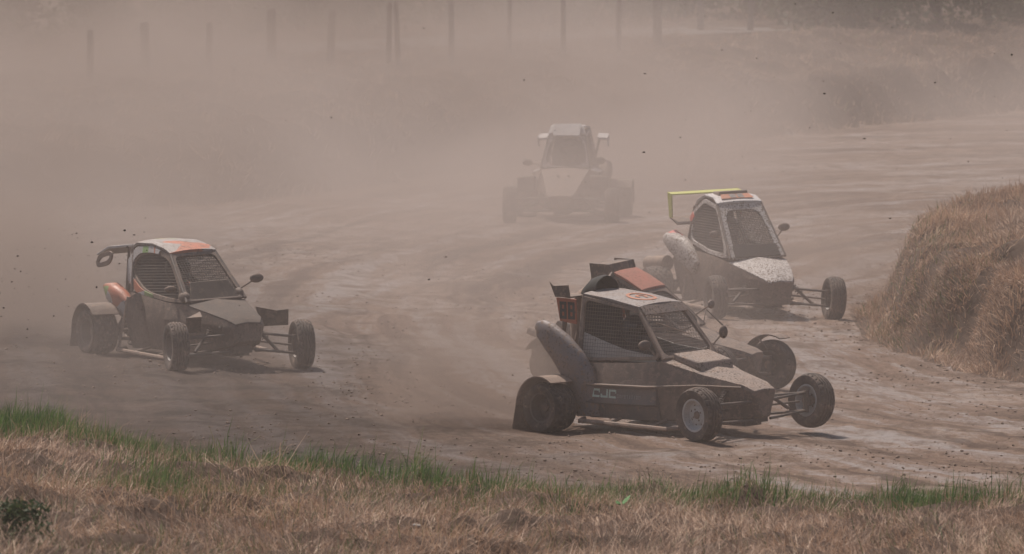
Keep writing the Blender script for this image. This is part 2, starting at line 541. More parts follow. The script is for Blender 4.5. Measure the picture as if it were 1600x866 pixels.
# ------------------------------------------------------------------ grass, stones
def blades(name, P, L, W, lean, bend, az, tint, mat, label, cat):
    n = len(P)
    up = np.array([0, 0, 1.0])
    d = np.stack([np.cos(az), np.sin(az), np.zeros(n)], -1)
    side = np.stack([-np.sin(az), np.cos(az), np.zeros(n)], -1)
    tw = rng.uniform(-1.2, 1.2, n)[:, None]
    side = side * np.cos(tw) + d * np.sin(tw)
    d1 = up * np.cos(lean)[:, None] + d * np.sin(lean)[:, None]
    l2 = lean + bend
    d2 = up * np.cos(l2)[:, None] + d * np.sin(l2)[:, None]
    mid = P + d1 * (L * 0.5)[:, None]
    tip = mid + d2 * (L * 0.5)[:, None]
    w = W[:, None] * 0.5
    V = np.stack([P - side * w, P + side * w, mid - side * w * 0.8, mid + side * w * 0.8, tip], 1).reshape(-1, 3)
    k = (np.arange(n) * 5)[:, None]
    F = np.stack([k + [0, 1, 3], k + [0, 3, 2], k + [2, 3, 4]], 1).reshape(-1, 3)
    me = np_mesh(name, V, F)
    at = me.attributes.new('tint', 'FLOAT', 'POINT')
    at.data.foreach_set('value', np.repeat(np.clip(tint, 0, 1), 5).astype(np.float32))
    o = link(name, me, mat)
    return tag(o, label, cat, kind='stuff')

def scatter(n, x0, x1, y0, y1):
    return rng.uniform(x0, x1, n), rng.uniform(y0, y1, n)

def dry_field(name, x, y, lmin, lmax, wid, label, upright=0.0, greens=0.06, blow=0.0, dull=0.0):
    z = height(x, y)
    n = len(x)
    cl = vnoise(x * 1.3, y * 0.9, 21)
    c2 = vnoise(x * 4.0, y * 4.0, 22)
    c3 = vnoise(x * 11.0, y * 11.0, 25)
    L = rng.uniform(lmin, lmax, n) * (0.5 + 0.5 * cl + 0.6 * c2)
    stand = rng.uniform(0, 1, n) < 0.10 + upright
    lean = np.where(stand, np.abs(rng.normal(0.35, 0.25, n)), np.clip(rng.normal(1.15, 0.28, n), 0.3, 1.55))
    bend = np.where(stand, rng.normal(0.4, 0.3, n), rng.normal(0.25, 0.5, n))
    az = vnoise(x * 2.2, y * 2.2, 23) * 14 + rng.normal(blow, 0.55, n)
    tint = np.clip(-0.06 - dull + 0.38 * c2 + 0.32 * c3 + 0.22 * cl + rng.normal(0, 0.13, n), 0, 0.79)
    tint = np.where(rng.uniform(0, 1, n) < 0.05, rng.uniform(0.66, 0.80, n), tint)
    gmask = (rng.uniform(0, 1, n) < greens * 4 * np.clip(vnoise(x * 0.7, y * 0.7, 24) - 0.35, 0, 1))
    tint = np.where(gmask, rng.uniform(0.87, 1, n), tint)
    lean = np.where(gmask, lean * 0.4, lean)
    P = np.stack([x, y, z - 0.01 + np.where(stand, 0, rng.uniform(0, 0.05, n) * c2)], -1)
    return blades(name, P, L, rng.uniform(0.6, 1.3, n) * wid, lean, bend, az, tint, 'straw', label, 'grass')

# near bank
    nb = (0.15 + 0.13 * smoothstep(-1.8, -4.2, x)) * smoothstep(-0.15, 0.5, t) + 0.04 * np.clip(t, 0, 1e9) + 0.02 * np.clip(t - 15, 0, 40)
    z = z * (1 - smoothstep(0, 1, t)) + nb * (t > -0.15)
    t = y - edge_far(x)                                  # far bank
    z = z + 0.9 * smoothstep(0, 2.4, t) + 0.35 * smoothstep(2, 8, t) + 0.006 * np.clip(t - 8, 0, 400)
    sd = mound_sd(x, y)
    sdn = sd + 0.35 * (vnoise(x * 0.9, y * 0.9, 3) - 0.5)
    z = z + 1.02 * smoothstep(-0.06, 0.55, sdn) + 0.34 * smoothstep(0.4, 2.6, sd)
    if detail:
        grassy = np.clip(smoothstep(0, 0.4, edge_near(x) - y) + smoothstep(0, 0.5, y - edge_far(x)) + smoothstep(0, 0.5, sd), 0, 1)
        z = z + grassy * (0.24 * (vnoise(x * 1.1, y * 1.1, 5) - 0.5) + 0.20 * (vnoise(x * 2.7, y * 2.7, 7) - 0.5) + 0.10 * (vnoise(x * 6.1, y * 6.1, 6) - 0.5))
        u, v = x * math.cos(0.35) + y * math.sin(0.35), -x * math.sin(0.35) + y * math.cos(0.35)
        tr = 1 - grassy
        rr_, aa_ = np.hypot(x - 9.5, y * 0.42 - 33.6), np.arctan2(y * 0.42 - 33.6, x - 9.5)
        z = z + tr * (0.045 * (vnoise(rr_ * 2.6, aa_ * 2.2, 12) - 0.5) + 0.02 * (vnoise(rr_ * 7.5, aa_ * 5, 13) - 0.5))
        z = z + tr * (0.035 * (vnoise(u * 0.25, v * 1.1, 8) - 0.5) + 0.018 * (vnoise(u * 0.8, v * 3.3, 9) - 0.5) + 0.022 * (vnoise(x * 2.6, y * 1.8, 11) - 0.5) + 0.020 * (vnoise(x * 6, y * 5, 10) - 0.5))
    return z

def is_track(x, y):
    return (edge_near(x) - y < 0.05) & (y - edge_far(x) < 0.1) & (mound_sd(x, y) < -0.24)

def axis_grid(lo, d0, d1, hi, step, coarse=14):
    a = d0 - np.geomspace(step, d0 - lo, coarse * 2)[::-1]
    b = d1 + np.geomspace(step, hi - d1, coarse * 2)
    return np.concatenate([a, np.arange(d0, d1 + 1e-6, step), b])

def build_terrain():
    xs = axis_grid(-2500, -11, 15, 2500, 0.12)
    ys = axis_grid(-400, 46, 142, 4000, 0.12)
    X, Y = np.meshgrid(xs, ys)
    Z = height(X, Y)
    V = np.stack([X, Y, Z], -1).reshape(-1, 3)
    ny, nx = X.shape
    i = (np.arange(ny - 1)[:, None] * nx + np.arange(nx - 1)[None]).reshape(-1)
    F = np.stack([i, i + 1, i + nx + 1, i + nx], -1)
    cx = (X[:-1, :-1] + X[1:, 1:]).reshape(-1) / 2
    cy = (Y[:-1, :-1] + Y[1:, 1:]).reshape(-1) / 2
    tr = is_track(cx, cy)
    for name, sel, mat in (('dirt_track', tr, 'dirt'), ('ground', ~tr, 'soil')):
        f = F[sel]
        used, inv = np.unique(f, return_inverse=True)
        me = np_mesh(name, V[used], inv.reshape(f.shape))
        o = link(name, me, mat, None, True)
        o['kind'] = 'structure'
build_terrain()

def gz(x, y):
    return float(height(np.array([x]), np.array([y]))[0])

def cast(px, py, z_up=0.0):
    """point of the terrain seen at a pixel of the photograph"""
    dy = math.cos(PITCH) * FPX + math.sin(PITCH) * (433 - py)
    dz = -math.sin(PITCH) * FPX + math.cos(PITCH) * (433 - py)
    dx = px - 800
    t = np.linspace(45, 220, 3501)
    xx, yy, zz = dx / dy * t, t, CAM_H + dz / dy * t
    below = zz < height(xx, yy) + z_up
    k = int(np.argmax(below)) if below.any() else len(t) - 1
    return xx[k], yy[k], zz[k]

# pale gravel lane behind the far bank
lane = []
for k in range(60):
    x = -6.5 + 11.5 * k / 59
    y0 = 126 + x * 1.45 * (1 if x > -20 else 1)
    zz = float(height(np.array([x]), np.array([y0 + 2.5]), False)[0]) + 0.07
    lane.append([(x, y0, zz), (x, y0 + 4.0, zz + 0.02)])
me = np_mesh('path', np.array(lane).reshape(-1, 3), np.array([(2 * k, 2 * k + 2, 2 * k + 3, 2 * k + 1) for k in range(59)]))
tag(link('path', me, 'gravel'), kind='structure')

# ------------------------------------------------------------------ grass, stones
def blades(name, P, L, W, lean, bend, az, tint, mat, label, cat):
    n = len(P)
    up = np.array([0, 0, 1.0])
    d = np.stack([np.cos(az), np.sin(az), np.zeros(n)], -1)
    side = np.stack([-np.sin(az), np.cos(az), np.zeros(n)], -1)
    tw = rng.uniform(-1.2, 1.2, n)[:, None]
    side = side * np.cos(tw) + d * np.sin(tw)
    d1 = up * np.cos(lean)[:, None] + d * np.sin(lean)[:, None]
    l2 = lean + bend
    d2 = up * np.cos(l2)[:, None] + d * np.sin(l2)[:, None]
    mid = P + d1 * (L * 0.5)[:, None]
    tip = mid + d2 * (L * 0.5)[:, None]
    w = W[:, None] * 0.5
    V = np.stack([P - side * w, P + side * w, mid - side * w * 0.8, mid + side * w * 0.8, tip], 1).reshape(-1, 3)
    k = (np.arange(n) * 5)[:, None]
    F = np.stack([k + [0, 1, 3], k + [0, 3, 2], k + [2, 3, 4]], 1).reshape(-1, 3)
    me = np_mesh(name, V, F)
    at = me.attributes.new('tint', 'FLOAT', 'POINT')
    at.data.foreach_set('value', np.repeat(np.clip(tint, 0, 1), 5).astype(np.float32))
    o = link(name, me, mat)
    return tag(o, label, cat, kind='stuff')

def scatter(n, x0, x1, y0, y1):
    return rng.uniform(x0, x1, n), rng.uniform(y0, y1, n)

def dry_field(name, x, y, lmin, lmax, wid, label, upright=0.0, greens=0.06, blow=0.0, dull=0.0):
    z = height(x, y)
    n = len(x)
    cl = vnoise(x * 1.6, y * 1.6, 21)
    c2 = vnoise(x * 5.0, y * 5.0, 22)
    L = rng.uniform(lmin, lmax, n) * (0.55 + 0.9 * cl * (0.5 + c2))
    lean = np.clip(rng.normal(1.0 - upright, 0.4, n), 0.05, 1.5)
    bend = rng.normal(0.4, 0.35, n)
    az = vnoise(x * 0.9, y * 0.9, 23) * 9 + rng.normal(blow, 1.0, n)
    tint = np.clip(0.16 + 0.36 * c2 + 0.22 * cl + rng.normal(0, 0.11, n), 0, 0.79)
    gmask = (rng.uniform(0, 1, n) < greens * 4 * np.clip(vnoise(x * 0.7, y * 0.7, 24) - 0.35, 0, 1))
    tint = np.where(gmask, rng.uniform(0.87, 1, n), tint)
    lean = np.where(gmask, lean * 0.5, lean)
    P = np.stack([x, y, z - 0.01], -1)
    return blades(name, P, L, rng.uniform(0.6, 1.3, n) * wid, lean, bend, az, tint, 'straw', label, 'grass')

# near bank
x, y = scatter(260000, -6.2, 6.2, 46.0, 66)
tn = edge_near(x) - y
k = (tn > -0.05) & (np.abs(x) < y * 0.0705 + 0.7) & (rng.uniform(0, 1, len(x)) < 0.25 + 0.75 * smoothstep(0.15, 1.1, tn))
x, y = x[k], y[k]
k = rng.uniform(0, 1, len(x)) < 0.42 + 1.3 * np.clip(vnoise(x * 2.0, y * 1.6, 51) - 0.18, 0, 1)
x, y = x[k], y[k]
dry_field('dry_grass', x, y, 0.09, 0.26, 0.0055, 'matted straw coloured dry grass on the bank below the track', greens=0.10, dull=0.05)

def green_strip():
    x, y = scatter(240000, -6.2, 6.2, 54, 66)
    t = edge_near(x) - y
    wide = 0.55 + 0.9 * vnoise(x * 0.55, x * 0 + 3, 31) + 1.5 * smoothstep(-1.5, -4.0, x)
    dens = np.clip(1.35 - t / wide, 0, 1) * (t > -0.15) * (0.30 + 1.9 * np.clip(vnoise(x * 1.5, y * 1.5, 32) - 0.22, 0, 1))
    tuft = np.clip(vnoise(x * 0.75 + 7, y * 0.75, 33) - 0.70, 0, 1) * 1.3 * (t > 0)
    k = rng.uniform(0, 1, len(x)) < np.clip(dens * 0.9 + tuft, 0, 1)
    x, y = x[k], y[k]
    n = len(x)
    z = height(x, y)
    c = vnoise(x * 2.3, y * 2.3, 34)
    L = rng.uniform(0.10, 0.25, n) * (0.4 + 1.1 * c) * np.where(rng.uniform(0, 1, n) < 0.05, 1.5, 1)
    az = rng.normal(0.3, 1.1, n)
    tint = np.clip(rng.normal(0.42, 0.24, n) + 0.3 * (vnoise(x * 1.1, y * 1.1, 35) - 0.5), 0, 1)
    blades('green_grass', np.stack([x, y, z - 0.01], -1), L, rng.uniform(0.0045, 0.009, n), np.abs(rng.normal(0.25, 0.22, n)), rng.normal(0.35, 0.3, n), az, tint, 'green',
           'fresh green grass along the edge of the track', 'grass')
green_strip()

# right mound
x, y = scatter(420000, 3.6, 9.5, 69, 93)
sd = mound_sd(x, y)
k = (sd > -0.25) & (np.abs(x) < y * 0.0705 + 0.6) & (rng.uniform(0, 1, len(x)) < np.clip(1.0 + sd * 3, 0.1, 1) * np.clip(0.30 + 1.9 * (vnoise(x * 1.7, y * 1.3, 52) - 0.2), 0, 1))
dry_field('mound_grass', x[k], y[k], 0.07, 0.24, 0.0085, 'rough dry grass covering the mound beside the bend', upright=0.02, greens=0.06, dull=0.16)

# far bank and field
x, y = scatter(150000, -11, 13, 92, 142)
t = y - edge_far(x)
k = (t > -0.2) & (t < 26) & (np.abs(x) < y * 0.0705 + 0.8) & ~((y > 126 + x * 1.45) & (y < 131 + x * 1.45))
dry_field('bank_grass', x[k], y[k], 0.06, 0.20, 0.014, 'dusty dry grass on the far bank behind the track', upright=0.05, greens=0.05)

def rock_mesh(name, seed, sub=1):
    import bmesh
    bm = bmesh.new()
    bmesh.ops.create_icosphere(bm, subdivisions=sub, radius=1)
    rr = random.Random(seed)
    for v in bm.verts:
        v.co *= 0.75 + 0.5 * rr.random()
        v.co.z *= 0.7
    me = bpy.data.meshes.new(name)
    bm.to_mesh(me)
    bm.free()
    return me

def scatter_rocks(name, P, S, mat, label, cat):
    base = rock_mesh('tmp', 3)
    bv = np.array([v.co[:] for v in base.vertices])
    bf = np.array([p.vertices[:] for p in base.polygons])
    n = len(P)
    a = rng.uniform(0, 6.28, n)
    b = rng.uniform(0.6, 1.4, (n, 3))
    v = bv[None] * b[:, None] * S[:, None, None]
    c, s = np.cos(a)[:, None], np.sin(a)[:, None]
    v = np.stack([v[..., 0] * c - v[..., 1] * s, v[..., 0] * s + v[..., 1] * c, v[..., 2]], -1) + P[:, None]
    F = bf[None] + (np.arange(n) * len(bv))[:, None, None]
    me = np_mesh(name, v.reshape(-1, 3), F.reshape(-1, 3))
    return tag(link(name, me, mat), label, cat, kind='stuff')

x, y = scatter(46000, -8, 9, 57, 96)
k = is_track(x, y) & (rng.uniform(0, 1, len(x)) < np.clip(0.25 + 1.6 * (vnoise(x * 0.8, y * 0.5, 41) - 0.4), 0, 1))
x, y = x[k], y[k]
S = 0.004 + 0.012 * rng.uniform(0, 1, len(x)) ** 3
scatter_rocks('gravel', np.stack([x, y, height(x, y) + S * 0.3], -1), S, 'stone', 'small stones and crumbs lying on the dirt track', 'gravel')
# crumbled earth at the foot of the mound
x, y = scatter(9000, 3.0, 7, 69, 90)
sd = mound_sd(x, y)
k = (sd > -0.75) & (sd < 0.15) & (rng.uniform(0, 1, len(x)) < np.exp(-np.abs(sd) * 2.2) * 0.8)
x, y = x[k], y[k]
S = 0.005 + 0.022 * rng.uniform(0, 1, len(x)) ** 5
scatter_rocks('rubble', np.stack([x, y, height(x, y) + S * 0.2], -1), S, 'stone', 'crumbled earth at the foot of the grassy mound', 'earth')
# ------------------------------------------------------------------ buggies
V3 = Vector

def lerp(a, b, t):
    return a + (b - a) * t

def tyre_mesh(name, rad, rim, width, knob, nu=120):
    """tyre round the y axis with real tread grooves"""
    hw = width / 2
    prof = [(rim, -hw * 0.78, 0), (rim + 0.012, -hw * 0.92, 0), (lerp(rim, rad, 0.45), -hw * 1.03, 0), (lerp(rim, rad, 0.78), -hw * 1.0, 0), (rad - 0.022, -hw * 0.93, 0)]
    nt_ = 27
    for k in range(nt_):
        s = -1 + 2 * k / (nt_ - 1)
        prof.append((rad - 0.016 * abs(s) ** 3.0, hw * 0.88 * s, 1))
    prof += [(r, -y, 0) for (r, y, _) in prof[4::-1]]
    vs = []
    for i in range(nu):
        a = 2 * math.pi * i / nu
        for (r, y, t) in prof:
            rr = r
            if t:
                s = y / (hw * 0.88)
                if knob:
                    row = int((s + 1) * 3.499)
                    if (i + (4 if row % 2 else 0)) % 8 < 3 or abs(((s + 1) * 3.5) % 1 - 0.5) > 0.42:
                        rr -= 0.011
                else:
                    tri = abs((i % 10) / 5 - 1) - 0.5
                    for g in (-0.62, -0.22, 0.22, 0.62):
                        if abs(s - g - 0.12 * tri) < 0.062:
                            rr -= 0.013
                    if abs(s) > 0.70 and i % 5 == 0:
                        rr -= 0.011
            vs.append((rr * math.sin(a), y, rr * math.cos(a)))
    m = len(prof)
    fs = [(i * m + j, i * m + j + 1, ((i + 1) % nu) * m + j + 1, ((i + 1) % nu) * m + j) for i in range(nu) for j in range(m - 1)]
    me = bpy.data.meshes.new(name)
    me.from_pydata(vs, [], fs)
    me.materials.append(MT['tyre'])
    me.polygons.foreach_set('use_smooth', np.ones(len(me.polygons), bool))
    me.set_sharp_from_angle(angle=R(40))
    return me

def lathe(mb, prof, n=40):
    rings = [[(r * math.sin(2 * math.pi * k / n), y, r * math.cos(2 * math.pi * k / n)) for k in range(n)] for (r, y) in prof]
    return mb.loft(rings, cap=False)

def rim_mesh(name, rim, width, mat):
    """rim barrel with a dished disc; outer face towards -y"""
    hw = width / 2
    b = MB()
    lathe(b, [(rim + 0.008, -hw * 0.80), (rim + 0.004, -hw * 0.86), (rim - 0.010, -hw * 0.84), (rim - 0.016, -hw * 0.55), (rim - 0.026, -hw * 0.2), (0.086, -hw * 0.16), (0.075, -hw * 0.30), (0.03, -hw * 0.32),
              (0.03, -hw * 0.22), (0.07, -hw * 0.12), (rim - 0.034, -hw * 0.06), (rim - 0.022, hw * 0.5), (rim - 0.012, hw * 0.82), (rim + 0.006, hw * 0.80)])
    me = b.mesh(name)
    me.materials.append(MT[mat])
    me.polygons.foreach_set('use_smooth', np.ones(len(me.polygons), bool))
    me.set_sharp_from_angle(angle=R(40))
    return me

def hub_mesh(name, width, rim):
    hw = width / 2
    b = MB()
    lathe(b, [(0.001, -hw * 0.42), (0.034, -hw * 0.42), (0.036, -hw * 0.2), (0.05, 0.02), (0.05, hw * 0.8), (0.001, hw * 0.8)], 16)
    for k in range(4):
        a = math.pi / 4 + k * math.pi / 2
        x, z = 0.052 * math.cos(a), 0.052 * math.sin(a)
        b.tube([(x, -hw * 0.36, z), (x, -hw * 0.1, z)], 0.009, 6)
    for k in range(8):                                      # black plugs for openings round the disc, recess shade put into colour
        a = k * math.pi / 4
        x, z = (rim - 0.045) * math.cos(a), (rim - 0.045) * math.sin(a)
        b.tube([(x, -hw * 0.175, z), (x, -hw * 0.10, z)], 0.013, 8)
    me = b.mesh(name)
    me.materials.append(MT['black'])
    return me

RF, RR_, WF, WR = 0.243, 0.228, 0.165, 0.27
TYRE_F = tyre_mesh('tyre', RF, 0.142, WF, False)
TYRE_R = tyre_mesh('tyre', RR_, 0.132, WR, True, 112)
RIMS = {('F', 'rim_white'): rim_mesh('rim', 0.142, WF, 'rim_white'), ('F', 'rim_dark'): rim_mesh('rim', 0.142, WF, 'rim_dark'), ('R', 'rim_dark'): rim_mesh('rim', 0.132, WR, 'rim_dark')}
HUB_F, HUB_R = hub_mesh('hub', WF, 0.142), hub_mesh('hub', WR, 0.132)

def radial(poly, c, th):
    out = []
    n = len(poly)
    for t in th:
        dx, dy = math.cos(t), math.sin(t)
        best = 1e9
        for i in range(n):
            (ax, ay), (bx, by) = poly[i], poly[(i + 1) % n]
            ex, ey = bx - ax, by - ay
            det = ex * dy - ey * dx
            if abs(det) < 1e-12:
                continue
            qx, qy = ax - c[0], ay - c[1]
            r = (ex * qy - ey * qx) / det
            s = (dx * qy - dy * qx) / det
            if r > 0 and -1e-6 <= s <= 1 + 1e-6:
                best = min(best, r)
        out.append((c[0] + dx * best, c[1] + dy * best))
    return out

def chaikin(poly, k, q=0.25):
    for _ in range(k):
        out = []
        n = len(poly)
        for i in range(n):
            a, b = poly[i], poly[(i + 1) % n]
            out += [(lerp(a[0], b[0], q), lerp(a[1], b[1], q)), (lerp(a[0], b[0], 1 - q), lerp(a[1], b[1], 1 - q))]
        poly = out
    return poly

def inset(poly, d):
    n = len(poly)
    area = sum(poly[i][0] * poly[(i + 1) % n][1] - poly[(i + 1) % n][0] * poly[i][1] for i in range(n))
    sg = 1 if area > 0 else -1
    out = []
    ds = d if isinstance(d, (list, tuple)) else [d] * n
    for i in range(n):
        p0, p1, p2 = V3(poly[i - 1]), V3(poly[i]), V3(poly[(i + 1) % n])
        e1, e2 = (p1 - p0).normalized(), (p2 - p1).normalized()
        n1, n2 = V3((-e1.y, e1.x)) * sg, V3((-e2.y, e2.x)) * sg
        d1, d2 = ds[i - 1], ds[i]
        a, b = p1 + n1 * d1, p1 + n2 * d2
        det = e1.x * e2.y - e1.y * e2.x
        if abs(det) < 1e-4:
            q = (a + b) / 2
        else:
            t = ((b.x - a.x) * e2.y - (b.y - a.y) * e2.x) / det
            q = a + e1 * t
        out.append((q.x, q.y))
    return out

def net_lines(poly, pitch, ang=0.0):
    """segments of a grid clipped to a polygon"""
    segs = []
    for a in (ang, ang + math.pi / 2):
        u, w = (math.cos(a), math.sin(a)), (-math.sin(a), math.cos(a))
        ts = [p[0] * w[0] + p[1] * w[1] for p in poly]
        k = math.ceil(min(ts) / pitch)
        while k * pitch < max(ts):
            t0 = k * pitch
            hits = []
            for i in range(len(poly)):
                j = (i + 1) % len(poly)
                if (ts[i] - t0) * (ts[j] - t0) < 0:
                    f = (t0 - ts[i]) / (ts[j] - ts[i])
                    p = (lerp(poly[i][0], poly[j][0], f), lerp(poly[i][1], poly[j][1], f))
                    hits.append((p[0] * u[0] + p[1] * u[1], p))
            hits.sort()
            for h in range(0, len(hits) - 1, 2):
                segs.append((hits[h][1], hits[h + 1][1]))
            k += 1
    return segs

def skin_person():
    """seated driver: one continuous body grown over a posed skeleton (hips at the origin, facing +x)"""
    J = [((0, 0, 0.08), 0.15), ((-0.05, 0, 0.25), 0.15), ((-0.09, 0, 0.42), 0.165), ((-0.11, 0, 0.50), 0.10), ((-0.10, 0, 0.57), 0.065), ((-0.08, 0, 0.66), 0.085)]
    E_ = [(0, 1), (1, 2), (2, 3), (3, 4), (4, 5)]
    def chain(root, pts):
        last = root
        for p in pts:
            J.append(p)
            E_.append((last, len(J) - 1))
            last = len(J) - 1
    for s in (-1, 1):
        chain(2, [((-0.10, s * 0.19, 0.44), 0.075), ((0.04, s * 0.24, 0.27), 0.058), ((0.24, s * 0.17, 0.33), 0.045), ((0.31, s * 0.14, 0.36), 0.034), ((0.36, s * 0.125, 0.38), 0.040)])
        wrist = len(J) - 1
        for f, (dx, dz) in enumerate(((0.03, 0.035), (0.04, 0.012), (0.04, -0.012), (0.032, -0.034))):
            chain(wrist, [((0.36 + dx, s * 0.115, 0.38 + dz), 0.0105), ((0.36 + dx + 0.012, s * 0.085, 0.38 + dz - 0.004), 0.0095), ((0.36 + dx - 0.012, s * 0.07, 0.38 + dz - 0.006), 0.0085)])
        chain(wrist - 0, [((0.35, s * 0.095, 0.41), 0.012), ((0.375, s * 0.075, 0.415), 0.0105)])
        chain(0, [((0.10, s * 0.10, 0.10), 0.10), ((0.42, s * 0.12, 0.22), 0.07), ((0.66, s * 0.10, 0.05), 0.05), ((0.78, s * 0.10, 0.06), 0.04)])
    me = bpy.data.meshes.new('person')
    me.from_pydata([j[0] for j in J], E_, [])
    o = bpy.data.objects.new('tmp', me)
    COL.objects.link(o)
    sk = o.modifiers.new('s', 'SKIN')
    for i, (p, r) in enumerate(J):
        me.skin_vertices[0].data[i].radius = (r, r)
    me.skin_vertices[0].data[0].use_root = True
    sb = o.modifiers.new('b', 'SUBSURF')
    sb.levels = sb.render_levels = 2
    dg = bpy.context.evaluated_depsgraph_get()
    out = bpy.data.meshes.new_from_object(o.evaluated_get(dg))
    bpy.data.objects.remove(o)
    out.materials.clear()
    out.materials.append(MT['suit'])
    out.polygons.foreach_set('use_smooth', np.ones(len(out.polygons), bool))
    return out

PERSON = skin_person()
_h = MB()
_h.sphere((-0.07, 0, 0.70), 0.145, 0.122, 0.135, 20, 14)
_h.loft([[(0.055 + 0.0, -0.085, 0.60), (0.055, 0.085, 0.60), (0.03, 0.085, 0.66), (0.03, -0.085, 0.66)], [(0.095, -0.045, 0.605), (0.095, 0.045, 0.605), (0.085, 0.045, 0.655), (0.085, -0.045, 0.655)]])
HELMET = _h.mesh('helmet')
HELMET.materials.append(MT['helmet'])
HELMET.polygons.foreach_set('use_smooth', np.ones(len(HELMET.polygons), bool))
_v = MB()
_vr = []
for zz, k in ((0.665, 0.98), (0.70, 1.015), (0.735, 1.0), (0.76, 0.95)):
    _vr.append([(-0.07 + 0.150 * k * math.cos(t), 0.127 * k * math.sin(t), zz) for t in [R(-75 + 15 * q) for q in range(11)]])
_v.loft(_vr, cap=False, close=False)
VISOR = _v.mesh('helmet_visor')
VISOR.materials.append(MT['visor'])

def buggy(c):
    x0, y0, yaw = c['pose']
    z0 = gz(x0, y0) if 'z' not in c else c['z']
    root = empty('race_buggy', (x0, y0, z0), R(yaw))
    tag(root, c['label'], 'buggy', 'racing buggies in the bend')
    body_roll, body_pitch, heave = c.get('roll', 2.0), c.get('pitch', 0.0), c.get('heave', 0.0)
    T = Matrix.Translation((0, 0, heave)) @ Matrix.Translation((0, 0, 0.3)) @ Matrix.Rotation(R(body_roll), 4, 'X') @ Matrix.Rotation(R(body_pitch), 4, 'Y') @ Matrix.Translation((0, 0, -0.3))
    def B(mb, name, mat, bevel=0.0, sharp=35, parent=root):
        return mb.build(name, mat, parent, T, sharp, bevel)

    # --- lower body: lofted tub, open over the cockpit
    S = c['sections']
    def ringpts(s, k=1.0):
        (x, wf, zf, wc, zc, wt, zt, zm, op) = s
        return [(x, -wf * k, zf), (x, -wc * k, zc), (x, -wt * k, zt), (x, 0, zm), (x, wt * k, zt), (x, wc * k, zc), (x, wf * k, zf)]
    mb = MB()
    vs, fs = [], []
    rings = [ringpts(s) for s in S]
    for r in rings:
        vs += r
    top = MB()
    for i in range(len(S) - 1):
        for j in range(7):
            a, b = i * 7 + j, i * 7 + (j + 1) % 7
            f = (a, b, b + 7, a + 7)
            if j in (2, 3):
                if S[i][8]:
                    continue
                if c.get('hood_mat'):
                    continue
            fs.append(f)
    fs.append(tuple(range(7)))
    fs.append(tuple((len(S) - 1) * 7 + j for j in range(7)))
    mb.add(vs, fs)
    body = B(mb, 'body', c['body_mat'], 0.012, 30)
    hood = None
    if c.get('hood_mat'):
        idx = [i for i in range(len(S) - 1) if not S[i][8]]
        first, last = idx[0] if S[idx[0]][0] > -0.2 else [i for i in idx if S[i][0] > -0.2][0], len(S) - 2
        hr = [[V3(r[2]) + V3((0, -0.006, 0.004)), V3(r[3]) + V3((0, 0, 0.010)), V3(r[4]) + V3((0, 0.006, 0.004)), V3(r[4]) + V3((0, 0, -0.014)), V3(r[3]) + V3((0, 0, -0.012)), V3(r[2]) + V3((0, 0, -0.014))] for r in rings[first:last + 2]]
        hood = B(MB().loft(hr), 'bonnet', c['hood_mat'], 0.006, 30)
        rear_idx = [i for i in idx if i < first]
        if rear_idx:
            hr = [[V3(r[2]), V3(r[3]) + V3((0, 0, 0.006)), V3(r[4]), V3(r[4]) - V3((0, 0, 0.014)), V3(r[2]) - V3((0, 0, 0.014))] for r in rings[rear_idx[0]:rear_idx[-1] + 2]]
            B(MB().loft(hr), 'engine_deck', 'black', 0.006)
    op = [s for s in S if s[8]]
    i1 = S.index(op[-1]) + 1
    seq = op + [S[i1]]
    tub = MB()
    tr = []
    for k, s in enumerate(seq):
        (x, wf, zf, wc, zc, wt, zt, zm, _) = s
        x = x + (0.02 if k == 0 else (-0.02 if k == len(seq) - 1 else 0))
        tr.append([(x, -wt + 0.012, zt - 0.012), (x, -wc + 0.02, zc), (x, -wf + 0.02, zf + 0.02), (x, wf - 0.02, zf + 0.02), (x, wc - 0.02, zc), (x, wt - 0.012, zt - 0.012)])
    tub.loft(tr, cap=False, close=False)
    tub.add(tr[0], [(0, 1, 2, 3, 4, 5)])
    tub.add(tr[-1], [(5, 4, 3, 2, 1, 0)])
    B(tub, 'cockpit_tub', 'inner')

    # --- cabin
    K = c['cabin']
    wsb, wst, rt, rb = K['wsb'], K['wst'], K['rt'], K['rb']
    fr = K['frame']
    th = [2 * math.pi * k / 64 for k in range(64)]
    # windscreen plane: coordinates (y, distance up the slope)
    sl = V3((wst[0] - wsb[0], 0, wst[2] - wsb[2]))
    Ls = sl.length
    sl.normalize()
    nrm = V3((sl.z, 0, -sl.x))
    if nrm.x < 0:
        nrm = -nrm
    def ws(p, off=0.0):
        return V3((wsb[0], 0, wsb[2])) + sl * p[1] + V3((0, p[0], 0)) + nrm * off
    outer = [(-wsb[1], 0), (wsb[1], 0), (wst[1], Ls), (-wst[1], Ls)]
    q = K.get('round', 1)
    ctr = (0, Ls * 0.5)
    inn = inset(outer, K.get('ws_inset', [fr * 0.8, fr, fr * 1.4, fr]))
    inn_s = chaikin(inn, 3, K.get('ws_round', 0.16))
    o_l, i_l = radial(outer, ctr, th), radial(inn_s, ctr, th)
    f_ws = MB().ring([ws(p, 0.012) for p in o_l], [ws(p, 0.012) for p in i_l], nrm * -0.03)
    B(f_ws, 'windscreen_frame', K['frame_mat'], 0.005)
    nb = MB()
    for a, b in net_lines(inn_s, K['pitch'], 0.0):
        nb.tube([ws(a), ws(b)], K.get('wire', 0.0034), 4)
    B(nb, 'windscreen_net', K['net_mat'])
